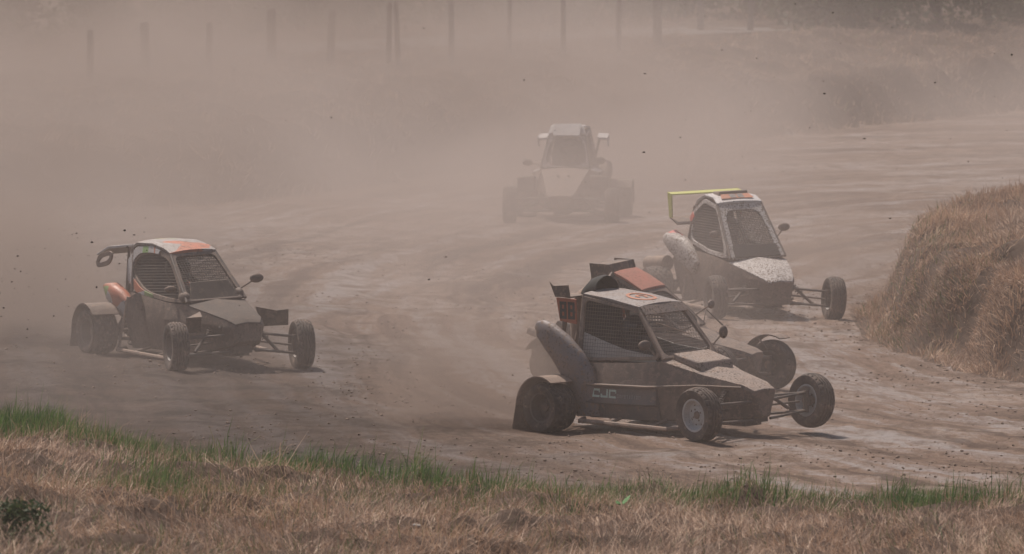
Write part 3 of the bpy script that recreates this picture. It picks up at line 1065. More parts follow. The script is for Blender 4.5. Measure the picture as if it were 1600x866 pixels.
    if K.get('visor_drop'):
        dv = K['visor_drop']
        loop = [(-lerp(wsb[1], wst[1], 1 - dv) + 0.005, Ls * (1 - dv)), (lerp(wsb[1], wst[1], 1 - dv) - 0.005, Ls * (1 - dv)), (wst[1], Ls + 0.01), (-wst[1], Ls + 0.01)]
        B(MB().plate([ws(p, 0.018) for p in loop], nrm * 0.012), 'sun_visor', K['visor_mat'], 0.004)
    if K.get('cowl_or_gap'):
        h, wv = K['cowl_or_gap']
        pts = [(-wsb[1] + fr, 0.0), (wsb[1] - fr, 0.0), (wsb[1] * wv, h), (-wsb[1] * wv, h)]
        B(MB().plate([ws(p, K.get('cowl_or_gap_off', -0.06)) for p in pts], nrm * 0.02), 'cowl_or_gap_plate', K.get('cowl_or_gap_mat', 'black'), 0.006)
    # sides
    zlo, zhi = min(wsb[2], rb[2]), max(wst[2], rt[2])
    def yside(z):
        wl, wh = (wsb[1] + rb[1]) / 2, (wst[1] + rt[1]) / 2
        return lerp(wl, wh, (z - zlo) / (zhi - zlo))
    def sp(p, s, off=0.0):
        return V3((p[0], s * (yside(p[1]) + off), p[1]))
    poly = K.get('side_poly') or [(rb[0], rb[2]), (wsb[0], wsb[2]), (wst[0], wst[2]), (rt[0], rt[2])]
    cs = (sum(p[0] for p in poly) / len(poly), sum(p[1] for p in poly) / len(poly))
    s_in = chaikin(inset(poly, K.get('side_inset', fr)), 3, K.get('side_round', 0.12))
    s_out = chaikin(poly, 2, 0.08) if K.get('soft') else poly
    so, si = radial(s_out, cs, th), radial(s_in, cs, th)
    for s in (-1, 1):
        B(MB().ring([sp(p, s, 0.008) for p in so], [sp(p, s, 0.008) for p in si], (0, -s * 0.028, 0)), 'side_frame', K['frame_mat'], 0.004)
        nb = MB()
        for a, b in net_lines(s_in, K['pitch'], K.get('net_angle', 0.0)):
            nb.tube([sp(a, s, -0.004), sp(b, s, -0.004)], K.get('wire', 0.0034), 4)
        B(nb, 'side_net', K['net_mat'])
        if K.get('sheet'):
            B(MB().plate([sp(p, s, -0.022) for p in K['sheet']], (0, s * 0.012, 0)), 'side_sheet', 'clear', 0.004)
    if K.get('hoop'):
        for s in (-1, 1):
            ids = [k for k in range(64) if so[k][0] < K['hoop']]
            ids.sort(key=lambda k: (th[k] - math.pi * 1.75) % (2 * math.pi), reverse=True)
            o_ = [sp(so[k], s, 0.016) for k in ids]
            i_ = [sp((lerp(si[k][0], so[k][0], 0.25), lerp(si[k][1], so[k][1], 0.25)), s, 0.022) for k in ids]
            B(MB().loft([o_, i_, [p - V3((0, s * 0.012, 0)) for p in i_], [p - V3((0, s * 0.012, 0)) for p in o_], o_], cap=False, close=False), 'shell_hoop', K['hoop_mat'], 0, 50)
    # roof: crowned shell
    rr = []
    nseg = 7
    rx = K.get('roof_line') or [(rt[0], rt[2], rt[1]), (lerp(rt[0], wst[0], 0.5), lerp(rt[2], wst[2], 0.5) + 0.012, lerp(rt[1], wst[1], 0.5)), (wst[0] + 0.01, wst[2], wst[1])]
    for (x, z, w) in rx:
        up = [(x, -w - 0.012 + (2 * w + 0.024) * k / nseg, z + 0.022 + K.get('crown', 0.02) * (1 - (2 * k / nseg - 1) ** 2)) for k in range(nseg + 1)]
        rr.append(up + [(p[0], p[1] * 0.98, p[2] - 0.028) for p in up[::-1]])
    roof = B(MB().loft(rr), 'roof', K['roof_mat'], 0.004, 40)
    # rear bulkhead and cage
    cage = MB()
    cr = 0.017
    for s in (-1, 1):
        A = [V3((wsb[0], s * wsb[1], wsb[2])), V3((wst[0], s * (wst[1] + 0.004), wst[2])), V3((rt[0], s * rt[1], rt[2])), V3((rb[0], s * rb[1], rb[2]))]
        cage.tube([A[0], A[1]], cr)
        cage.tube([A[2], A[3]], cr)
        cage.tube([A[1] - V3((0, s * 0.02, 0.012)), A[2] - V3((0, s * 0.02, 0.012))], cr * 0.9)
        cage.tube([A[2] - V3((0, s * 0.02, 0.03)), V3((-1.12, s * 0.24, 0.45))], cr)
        cage.tube([A[3], V3((-1.12, s * 0.24, 0.45)), V3((-1.2, s * 0.22, 0.2))], cr)
    B(cage, 'roll_cage', K.get('cage_mat', 'chassis'))
    B(MB().plate([(rb[0] - 0.02, -rb[1] + 0.03, 0.3), (rb[0] - 0.02, rb[1] - 0.03, 0.3), (rt[0] - 0.02, rt[1] - 0.02, rt[2] - 0.01), (rt[0] - 0.02, -rt[1] + 0.02, rt[2] - 0.01)], (-0.015, 0, 0)), 'rear_bulkhead', 'inner')
    # seat and steering wheel
    hx, hz = K.get('hip', (-0.32, 0.20))
    seat = MB().box(hx - 0.16, hx + 0.26, -0.19, 0.19, hz - 0.06, hz - 0.01)
    seat.plate([(hx - 0.16, -0.19, hz - 0.06), (hx - 0.16, 0.19, hz - 0.06), (hx - 0.31, 0.15, hz + 0.62), (hx - 0.31, -0.15, hz + 0.62)], (-0.05, 0, 0))
    B(seat, 'seat', 'inner', 0.01)
    sw = MB()
    cc = V3((hx + 0.40, 0, hz + 0.38))
    u, w = V3((0, 1, 0)), V3((-0.35, 0, 0.94))
    sw.tube([cc + (u * math.cos(t) + w * math.sin(t)) * 0.135 for t in [2 * math.pi * k / 20 for k in range(21)]], 0.014, 6)
    sw.tube([cc - u * 0.135, cc + u * 0.135], 0.010, 6)
    sw.tube([cc, cc + V3((0.30, 0, -0.14))], 0.014, 6)
    B(sw, 'steering_wheel', 'inner')

    # --- side pods
    for P in c.get('pods', []):
        for s in P.get('sides', (-1, 1)):
            rings_ = []
            for (x, z, w, yc, thk) in P['path']:
                ring = []
                for k in range(14):
                    t = 2 * math.pi * k / 14
                    ct, st = math.cos(t), math.sin(t)
                    ring.append((w * 0.5 * math.copysign(abs(ct) ** 0.7, ct), thk * 0.5 * math.copysign(abs(st) ** 0.8, st)))
                rings_.append((x, z, yc, ring))
            rs = []
            for k, (x, z, yc, ring) in enumerate(rings_):
                a = rings_[max(k - 1, 0)]
                b = rings_[min(k + 1, len(rings_) - 1)]
                d = V3((b[0] - a[0], 0, b[1] - a[1])).normalized()
                nx = V3((d.z, 0, -d.x))
                rs.append([V3((x, s * yc, z)) + nx * p[0] + V3((0, s * p[1], 0)) for p in ring])
            B(MB().loft(rs), P.get('name', 'side_pod'), P['mat'], 0, 60)

    # --- chassis, bars, suspension
    S_f = S[-2]
    bars = c.get('bars', 0.09)
    for s in (-1, 1):
        b = MB().tube([(-0.72, s * 0.44, bars + 0.02), (-0.66, s * 0.56, bars + 0.015), (0.42, s * 0.54, bars), (0.56, s * 0.36, bars + 0.02)], 0.021)
        b.tube([(-0.3, s * 0.36, bars + 0.05), (-0.3, s * 0.55, bars + 0.012)], 0.014)
        b.tube([(0.2, s * 0.33, bars + 0.05), (0.2, s * 0.54, bars + 0.008)], 0.014)
        B(b, 'side_bar', 'bar')
    fw = MB()
    fw.box(-1.0, 0.95, -0.10, 0.10, 0.105, 0.14)
    fw.box(0.62, 1.04, -0.09, 0.09, 0.14, 0.30)
    for s in (-1, 1):
        fw.tube([(0.1, s * 0.30, 0.135), (0.95, s * 0.10, 0.16)], 0.014)
        fw.tube([(0.1, s * 0.30, 0.13), (-0.9, s * 0.32, 0.13), (-1.2, s * 0.22, 0.2)], 0.014)
    B(fw, 'chassis_frame', 'chassis')
    eng = MB().box(-1.22, -0.80, -0.20, 0.20, 0.16, 0.42)
    eng.box(-1.12, -0.88, -0.13, 0.13, 0.42, 0.58)
    eng.tube([(-1.02, 0.1, 0.5), (-1.28, 0.16, 0.45), (-1.42, 0.16, 0.50)], 0.045)
    B(eng, 'engine', 'black', 0.02)

    W = c.get('wheels', {})
    for (key, lx, ly, front) in (('FR', 0.95, -0.675, 1), ('FL', 0.95, 0.675, 1), ('RR', -0.95, -0.64, 0), ('RL', -0.95, 0.64, 0)):
        w = W.get(key, {})
        lx, ly = lx + w.get('dx', 0), ly + w.get('dy', 0)
        s = -1 if ly < 0 else 1
        a = R(yaw)
        wx, wy = x0 + lx * math.cos(a) - ly * math.sin(a), y0 + lx * math.sin(a) + ly * math.cos(a)
        rad = RF if front else RR_
        zc = gz(wx, wy) - z0 + rad - 0.008 + w.get('lift', 0)
        steer = c.get('steer', 0) if front else 0
        rim = c.get('rim', 'rim_dark') if front else 'rim_dark'
        ho = bpy.data.objects.new('wheel', RIMS[('F' if front else 'R', rim)])
        COL.objects.link(ho)
        ho.parent = root
        ho.location = (lx, ly, zc)
        ho.rotation_mode = 'YXZ'
        ho.rotation_euler = (R(w.get('camber', 0)), R(rng.uniform(0, 90)), R(steer) + (math.pi if s > 0 else 0))
        for nm, me in (('tyre', TYRE_F if front else TYRE_R), ('hub', HUB_F if front else HUB_R)):
            t = bpy.data.objects.new(nm, me)
            COL.objects.link(t)
            t.parent = ho
        # arms from the sprung chassis to the upright
        ar = MB()
        hubp = V3((lx, ly - s * 0.07, zc))
        def ch(p):
            return T @ V3(p)
        if front:
            for (dx, iz, oz) in ((0.13, 0.33, 0.075), (-0.16, 0.33, 0.075), (0.13, 0.165, -0.085), (-0.20, 0.165, -0.085)):
                ar.tube([ch((0.92 + dx, s * 0.11, iz)), hubp + V3((0, 0, oz))], 0.0125, 7)
            ar.tube([ch((0.80, s * 0.10, 0.25)), hubp + V3((-0.08, 0, -0.01))], 0.010, 6)
            ar.tube([hubp + V3((0, 0, 0.095)), hubp + V3((0, 0, -0.10))], 0.026, 8)
            ar.build('suspension_arm', 'chassis', root)
            sh = MB()
            p0, p1 = ch((0.80, s * 0.16, 0.45)), hubp + V3((-0.06, -s * 0.16, -0.06))
            sh.tube([p0, p1], 0.016, 8)
            n = 70
            d = p1 - p0
            e = V3((1, 0, 0))
            e = (e - d.normalized() * e.dot(d.normalized())).normalized()
            g = d.normalized().cross(e)
            sh.tube([p0 + d * (0.08 + 0.55 * k / n) + (e * math.cos(k * 0.72) + g * math.sin(k * 0.72)) * 0.032 for k in range(n + 1)], 0.006, 5)
            sh.build('shock_absorber', 'chassis', root)
        else:
            for (dx, iz, oz) in ((0.35, 0.17, -0.06), (-0.12, 0.17, -0.06), (0.30, 0.30, 0.07), (-0.10, 0.30, 0.07)):
                ar.tube([ch((-0.95 + dx, s * 0.24, iz)), hubp + V3((0, 0, oz))], 0.014, 7)
            ar.tube([ch((-1.0, s * 0.18, 0.25)), hubp], 0.016, 8)
            ar.build('suspension_arm', 'chassis', root)
            sh = MB()
            p0, p1 = ch((-0.92, s * 0.26, 0.55)), hubp + V3((0.05, -s * 0.12, -0.04))
            sh.tube([p0, p1], 0.03, 10)
            sh.build('shock_absorber', 'chassis', root)
        fd = c.get('fenders', {}).get(key)
        if fd:
            a0, a1, flat, fmat = fd
            half = (WF if front else WR) / 2 + 0.015
            R_ = rad + 0.045
            rs = []
            Tm = Matrix.Translation((lx, ly, zc)) @ Matrix.Rotation(R(steer), 4, 'Z')
            n = 12
            for k in range(n + 1):
                t = R(lerp(a0, a1, k / n))
                cx_, cz_ = R_ * math.cos(t), R_ * math.sin(t)
                ox, oz = 0.012 * math.cos(t), 0.012 * math.sin(t)
                rs.append([Tm @ V3((cx_, -half, cz_)), Tm @ V3((cx_, half, cz_)), Tm @ V3((cx_ + ox, half, cz_ + oz)), Tm @ V3((cx_ + ox, -half, cz_ + oz))])
            MB().loft(rs).build('fender', fmat, root, None, 50)
            mb2 = MB().tube([Tm @ V3((0, -s * half, R_ * 0.55)), Tm @ V3((R_ * math.cos(R((a0 + a1) / 2)), -s * half * 0.8, R_ * math.sin(R((a0 + a1) / 2))))], 0.010, 6)
            mb2.build('fender_stay', 'chassis', root)
            if flat:
                t = R(a1)
                p = V3((R_ * math.cos(t), 0, R_ * math.sin(t)))
                loop = [Tm @ (p + V3((0, -half, 0.02))), Tm @ (p + V3((0, half, 0.02))), Tm @ (p + V3((-0.05, half, -flat))), Tm @ (p + V3((-0.05, -half, -flat)))]
                MB().plate(loop, Tm.to_3x3() @ V3((-0.008, 0, 0))).build('mud_flap', 'black', root)

    # --- mirrors
    for (p0, p1, size) in c.get('mirrors', []):
        mm = MB().tube([p0, p1], 0.008, 6)
        hd = MB().sphere((0, 0, 0), 0.028, size[0], size[1], 14, 8)
        hd.v = [(v[0] + p1[0], v[1] + p1[1], v[2] + p1[2]) for v in hd.v]
        st = B(mm, 'mirror', 'black')
        B(hd, 'mirror_head', 'black', 0, 60, st)

    # --- driver
    pr = empty('person', (0, 0, 0))
    Wm = Matrix.Translation((x0, y0, z0)) @ Matrix.Rotation(R(yaw), 4, 'Z') @ T @ Matrix.Translation((hx, 0, hz - 0.02))
    bo = bpy.data.objects.new('person', PERSON)
    bpy.data.objects.remove(pr)
    bo.name = 'person'
    COL.objects.link(bo)
    bo.matrix_world = Wm
    tag(bo, c['driver'], 'person', 'drivers in the buggies')
    he = bpy.data.objects.new('helmet', HELMET)
    COL.objects.link(he)
    he.parent = bo
    vi = bpy.data.objects.new('helmet_visor', VISOR)
    COL.objects.link(vi)
    vi.parent = he

    if c.get('extra'):
        c['extra'](root, B, T, locals())
    return root

def flat_sheet(B, loops, n, name, mat, parent, thick=0.003):
    mb = MB()
    for lp in loops:
        mb.plate(lp, V3(n) * thick)
    return B(mb, name, mat, 0, 35, parent)

SEG = {'8': 'abcdefg', '6': 'acdefg', '3': 'abcdg', '2': 'abdeg', '0': 'abcdef'}
def digit_boxes(d, w, h, t):
    q = {'a': (0, w, h - t, h), 'd': (0, w, 0, t), 'g': (0, w, h / 2 - t / 2, h / 2 + t / 2), 'f': (0, t, h / 2, h), 'e': (0, t, 0, h / 2), 'b': (w - t, w, h / 2, h), 'c': (w - t, w, 0, h / 2)}
    return [q[k] for k in SEG[d]]

# ---- the black buggy in front
def extra_near(root, B, T, L):
    # bonnet scoop block
    B(MB().loft([[(0.20, -0.235, 0.672), (0.20, 0.235, 0.672), (0.20, 0.22, 0.725), (0.20, -0.22, 0.725)],
                 [(0.50, -0.215, 0.585), (0.50, 0.215, 0.585), (0.50, 0.205, 0.655), (0.50, -0.205, 0.655)],
                 [(0.53, -0.20, 0.575), (0.53, 0.20, 0.575), (0.52, 0.195, 0.60), (0.52, -0.195, 0.60)]]), 'bonnet_scoop', 'hood_mud', 0.012)
    # stepped side panels
    for s in (-1, 1):
        prof = [(0.40, 0.115), (0.425, 0.225), (0.432, 0.245), (0.475, 0.258), (0.470, 0.275), (0.455, 0.40), (0.492, 0.412), (0.488, 0.425), (0.44, 0.432), (0.43, 0.40), (0.40, 0.25)]
        rs = []
        for (x, k) in ((-0.70, 0.97), (-0.66, 1.0), (-0.02, 0.985), (0.10, 0.96), (0.16, 0.90)):
            rs.append([(x, s * p[0] * k, p[1] + 0.02 * (x + 0.7)) for p in prof])
        panel = B(MB().loft(rs), 'side_panel', 'panel_blue', 0.006)
        B(MB().tube([(-0.70, s * 0.488, 0.424), (0.10, s * 0.474, 0.44), (0.55, s * 0.30, 0.462), (0.98, s * 0.175, 0.458)], 0.009, 6), 'side_moulding', 'bar')
        if s < 0:
            n = V3((0, -1, 0))
            def yy(x, z):      # face of the panel
                k = float(np.interp(x, [-0.70, -0.66, -0.02, 0.10, 0.16], [0.97, 1.0, 0.985, 0.96, 0.90]))
                zz = z - 0.02 * (x + 0.7)
                return -k * (0.470 + (0.455 - 0.470) * (zz - 0.275) / 0.125) - 0.0015
            loops = []
            def q(x0, x1, z0, z1):
                loops.append([(x0, yy(x0, z0), z0), (x1, yy(x1, z0), z0), (x1, yy(x1, z1), z1), (x0, yy(x0, z1), z1)])
            h, w, t = 0.075, 0.088, 0.018
            zb = 0.315
            x = -0.585
            for ch in 'CJC':
                if ch == 'C':
                    q(x, x + t, zb, zb + h); q(x + t, x + w, zb, zb + t); q(x + t, x + w, zb + h - t, zb + h); q(x + w - 0.01, x + w, zb + h - t - 0.014, zb + h - t)
                else:
                    q(x + w - t, x + w, zb, zb + h); q(x, x + w - t, zb, zb + t); q(x, x + t, zb + t, zb + 0.032)
                x += w + 0.014
            flat_sheet(B, loops, n, 'lettering', 'decal_green', panel, 0.002)
            loops = []
            F5 = {'O': 'a d e f b c', 'M': 'f e b c a v', 'P': 'f e a b g', 'E': 'a d e f g', 'T': 'a v V', 'I': 'v V', 'N': 'f e b c a'}
            w, h, t = 0.021, 0.030, 0.0055
            x += 0.0
            zb = 0.322
            for ch in 'OMPETITION':
                g = {'a': (0, w, h - t, h), 'd': (0, w, 0, t), 'g': (0, w, h / 2 - t / 2, h / 2 + t / 2), 'f': (0, t, h / 2, h), 'e': (0, t, 0, h / 2), 'b': (w - t, w, h / 2, h), 'c': (w - t, w, 0, h / 2),
                     'v': (w / 2 - t / 2, w / 2 + t / 2, h / 2, h), 'V': (w / 2 - t / 2, w / 2 + t / 2, 0, h / 2)}
                for k in F5[ch].split():
                    a_, b_, c_, d_ = g[k]
                    q(x + a_, x + b_, zb + c_, zb + d_)
                x += w + 0.0085
            flat_sheet(B, loops, n, 'lettering', 'decal_grey', panel, 0.002)
    # roof intake: black hoop with a tube behind it
    rs = []
    for (x, r, z) in ((-0.84, 0.158, 1.20), (-0.88, 0.160, 1.205), (-0.97, 0.145, 1.19), (-1.06, 0.115, 1.15)):
        rs.append([(x, r * 0.98 * math.cos(t), z + r * 0.92 * math.sin(t) * (1 if math.sin(t) > 0 else 0.25)) for t in [2 * math.pi * k / 24 for k in range(24)]])
    inn = []
    for (x, r, z) in ((-0.84, 0.148, 1.202), (-0.89, 0.148, 1.205), (-0.97, 0.12, 1.19)):
        inn.append([(x, r * 0.98 * math.cos(t), z + r * 0.92 * math.sin(t) * (1 if math.sin(t) > 0 else 0.2)) for t in [2 * math.pi * k / 24 for k in range(24)]])
    mb = MB().loft(rs, cap=False)
    mb.loft(inn, cap=False)
    mb.ring(rs[0], inn[0], (0.004, 0, 0))
    mb.add(inn[-1], [tuple(range(24))])
    B(mb, 'air_intake', 'inner', 0, 40)
    B(MB().tube([(-1.00, 0, 1.16), (-1.10, 0, 1.11), (-1.16, 0, 0.95), (-1.14, 0, 0.7)], 0.115, 16), 'intake_duct', 'bar')
    # rear number plates and wing
    for s in (-1, 1):
        pl = B(MB().plate([(-1.17, s * 0.30, 1.16), (-0.92, s * 0.30, 1.155), (-0.92, s * 0.30, 0.93), (-1.13, s * 0.30, 0.95)], (0, s * 0.012, 0)), 'number_plate', 'orange', 0.002)
        loops = []
        for k in range(2):
            x = (-1.125 + 0.105 * k)
            for (a_, b_, c_, d_) in digit_boxes('8', 0.085, 0.155, 0.028):
                if s < 0:
                    loops.append([(x + a_, -0.3135, 0.972 + c_), (x + b_, -0.3135, 0.972 + c_), (x + b_, -0.3135, 0.972 + d_), (x + a_, -0.3135, 0.972 + d_)])
                else:
                    loops.append([(-2.05 - (x + a_), 0.3135, 0.972 + c_), (-2.05 - (x + b_), 0.3135, 0.972 + c_), (-2.05 - (x + b_), 0.3135, 0.972 + d_), (-2.05 - (x + a_), 0.3135, 0.972 + d_)])
        flat_sheet(B, loops, (0, s, 0), 'number', 'decal_black', pl, 0.002)
        B(MB().plate([(-1.24, s * 0.315, 1.30), (-1.19, s * 0.315, 1.265), (-1.0, s * 0.315, 1.28), (-0.98, s * 0.315, 1.17), (-1.17, s * 0.315, 1.165)], (0, s * 0.010, 0)), 'wing_endplate', 'black', 0.003)
        B(MB().tube([(-1.08, s * 0.30, 0.95), (-1.16, s * 0.26, 0.72), (-1.12, s * 0.24, 0.45)], 0.022), 'wing_stay', 'black')
    B(MB().plate([(-1.17, -0.31, 1.17), (-1.17, 0.31, 1.17), (-1.0, 0.31, 1.16), (-1.0, -0.31, 1.16)], (0, 0, 0.014)), 'wing', 'black')
    # painted ring and dot on the roof
    import itertools
    loops = []
    def zr(x, y):
        z = float(np.interp(x, [-0.88, -0.525, -0.17], [1.185, 1.1545, 1.10]))
        w = float(np.interp(x, [-0.88, -0.525, -0.17], [0.25, 0.26, 0.27])) + 0.012
        return z + 0.022 + 0.02 * (1 - (y / w) ** 2) + 0.004
    cx_ = -0.40
    ri, ro = 0.105, 0.135
    pts = lambda r, a: (cx_ + r * math.cos(a) * 1.05, r * math.sin(a))
    nn = 40
    for k in range(nn):
        a, b = 2 * math.pi * k / nn, 2 * math.pi * (k + 1) / nn
        lp = [pts(ri, a), pts(ro, a), pts(ro, b), pts(ri, b)]
        loops.append([(p[0], p[1], zr(*p)) for p in lp])
    flat_sheet(B, loops, (0, 0, 1), 'roof_emblem', 'decal_orange', L['roof'], 0.002)
    loops = []
    for k in range(16):
        a, b = R(20 + 17 * k), R(20 + 17 * (k + 1))
        lp = [pts(0.03, a), pts(0.055, a), pts(0.055, b), pts(0.03, b)]
        loops.append([(p[0], p[1], zr(*p)) for p in lp])
    flat_sheet(B, loops, (0, 0, 1), 'roof_emblem_centre', 'decal_orange', L['roof'], 0.002)
    # wiper bar across the screen
    B(MB().tube([(-0.02, -0.20, 0.98), (0.10, 0.10, 0.86)], 0.005, 6), 'wiper', 'bar')

NEAR = dict(
    label='black buggy with grey roof, CJC lettering and one front wheel lifted off the dirt',
    driver='helmeted driver behind the nets of the black CJC buggy',
    pose=(1.458, 65.987, -45.8), roll=2.2, steer=-5, rim='rim_white', body_mat='black', hood_mat='hood_mud',
    sections=[(-1.02, 0.24, 0.14, 0.30, 0.36, 0.26, 0.50, 0.50, 0), (-0.78, 0.38, 0.12, 0.43, 0.41, 0.375, 0.60, 0.60, 1), (-0.1, 0.38, 0.12, 0.43, 0.42, 0.37, 0.635, 0.635, 1), (0.17, 0.34, 0.13, 0.40, 0.435, 0.345, 0.66, 0.69, 0),
              (0.6, 0.22, 0.15, 0.275, 0.455, 0.235, 0.545, 0.575, 0), (0.98, 0.10, 0.17, 0.165, 0.455, 0.155, 0.475, 0.485, 0), (1.10, 0.06, 0.19, 0.14, 0.41, 0.125, 0.425, 0.43, 0)],
    cabin=dict(wsb=(0.19, 0.335, 0.675), wst=(-0.17, 0.265, 1.10), rt=(-0.88, 0.245, 1.185), rb=(-0.86, 0.36, 0.61), frame=0.028, frame_mat='bar', net_mat='wire', pitch=0.031, ws_round=0.08, side_round=0.06,
               roof_mat='roof_grey', visor_drop=0.16, visor_mat='hood_mud', cowl_or_gap=(0.09, 0.42), cowl_or_gap_mat='hood_mud', cage_mat='bar', hip=(-0.42, 0.2), wire=0.0019,
               sheet=[(-0.83, 0.62), (0.09, 0.645), (0.06, 0.70), (-0.30, 0.735), (-0.55, 0.79), (-0.85, 0.865)]),
    pods=[dict(mat='pod_blue', path=[(-0.70, 0.13, 0.30, 0.395, 0.10), (-0.71, 0.30, 0.34, 0.42, 0.12), (-0.75, 0.46, 0.36, 0.44, 0.13), (-0.84, 0.60, 0.34, 0.455, 0.13), (-0.97, 0.73, 0.30, 0.46, 0.12), (-1.11, 0.83, 0.25, 0.46, 0.11), (-1.22, 0.89, 0.18, 0.455, 0.09), (-1.28, 0.915, 0.08, 0.45, 0.05)])],
    wheels={'FL': dict(lift=0.055, dx=0.03, dy=0.04, camber=4), 'FR': dict(camber=3)},
    fenders={'RR': (55, 178, 0.22, 'bar'), 'RL': (50, 150, 0.10, 'black')},
    mirrors=[((0.10, -0.33, 0.70), (0.02, -0.40, 0.80), (0.075, 0.045)), ((0.12, 0.33, 0.72), (0.16, 0.46, 0.85), (0.05, 0.06))],
    extra=extra_near)

# ---- the orange roofed buggy right behind it
def extra_second(root, B, T, L):
    B(MB().plate([(-0.32, -0.27, 1.135), (-0.32, 0.27, 1.135), (-0.34, 0.27, 1.205), (-0.34, -0.27, 1.205)], (-0.014, 0, 0)), 'wing_flap', 'black', 0.003)
    B(MB().plate([(-0.34, -0.27, 1.195), (-0.34, 0.27, 1.195), (-0.50, 0.27, 1.19), (-0.50, -0.27, 1.19)], (0, 0, 0.014)), 'wing', 'black', 0.003)
    for y in (-0.285, 0.275):
        B(MB().plate([(-0.31, y, 1.14), (-0.38, y, 1.06), (-0.52, y, 1.07), (-0.54, y, 1.22), (-0.33, y, 1.21)], (0, 0.010, 0)), 'wing_endplate', 'black', 0.003)
        B(MB().tube([(-0.45, y * 0.8, 1.19), (-0.60, y * 0.8, 0.95), (-0.85, y * 0.8, 0.45)], 0.016), 'wing_stay', 'black')
    B(MB().tube([(0.40, 0.28, 0.60), (0.38, 0.40, 0.73), (0.56, 0.40, 0.58)], 0.008, 6), 'screen_guard', 'chassis')

SECOND = dict(
    label='dark buggy with orange roof half hidden behind the black buggy',
    driver='helmeted driver under the orange roof behind the black buggy',
    pose=(1.367, 71.6, -26), roll=2.0, steer=-6, body_mat='black', hood_mat='black',
    sections=[(-1.02, 0.24, 0.14, 0.30, 0.36, 0.26, 0.44, 0.44, 0), (-0.62, 0.36, 0.12, 0.41, 0.41, 0.36, 0.56, 0.56, 1), (0.1, 0.36, 0.12, 0.41, 0.42, 0.36, 0.58, 0.58, 1), (0.40, 0.32, 0.13, 0.36, 0.42, 0.32, 0.57, 0.60, 0),
              (0.75, 0.2, 0.15, 0.25, 0.40, 0.21, 0.47, 0.49, 0), (1.02, 0.10, 0.17, 0.165, 0.38, 0.155, 0.40, 0.41, 0), (1.10, 0.06, 0.19, 0.14, 0.35, 0.125, 0.365, 0.37, 0)],
    cabin=dict(wsb=(0.41, 0.30, 0.595), wst=(0.0, 0.255, 0.95), rt=(-0.29, 0.25, 1.115), rb=(-0.50, 0.34, 0.58), frame=0.03, frame_mat='black', net_mat='wire_dark', pitch=0.032, wire=0.004, roof_mat='orange_roof', crown=0.008, hip=(-0.20, 0.10)),
    pods=[dict(mat='black', path=[(-0.55, 0.13, 0.30, 0.395, 0.10), (-0.58, 0.42, 0.30, 0.42, 0.10), (-0.68, 0.54, 0.24, 0.43, 0.09), (-0.78, 0.62, 0.14, 0.43, 0.07), (-0.82, 0.65, 0.06, 0.43, 0.04)])],
    wheels={'RR': dict(dx=0.2), 'RL': dict(dx=0.2)},
    fenders={'FL': (62, 165, 0, 'black'), 'RR': (85, 150, 0, 'black')},
    mirrors=[((0.22, -0.29, 0.72), (0.28, -0.38, 0.80), (0.06, 0.045)), ((0.30, 0.28, 0.68), (0.46, 0.34, 0.79), (0.06, 0.045))],
    extra=extra_second)

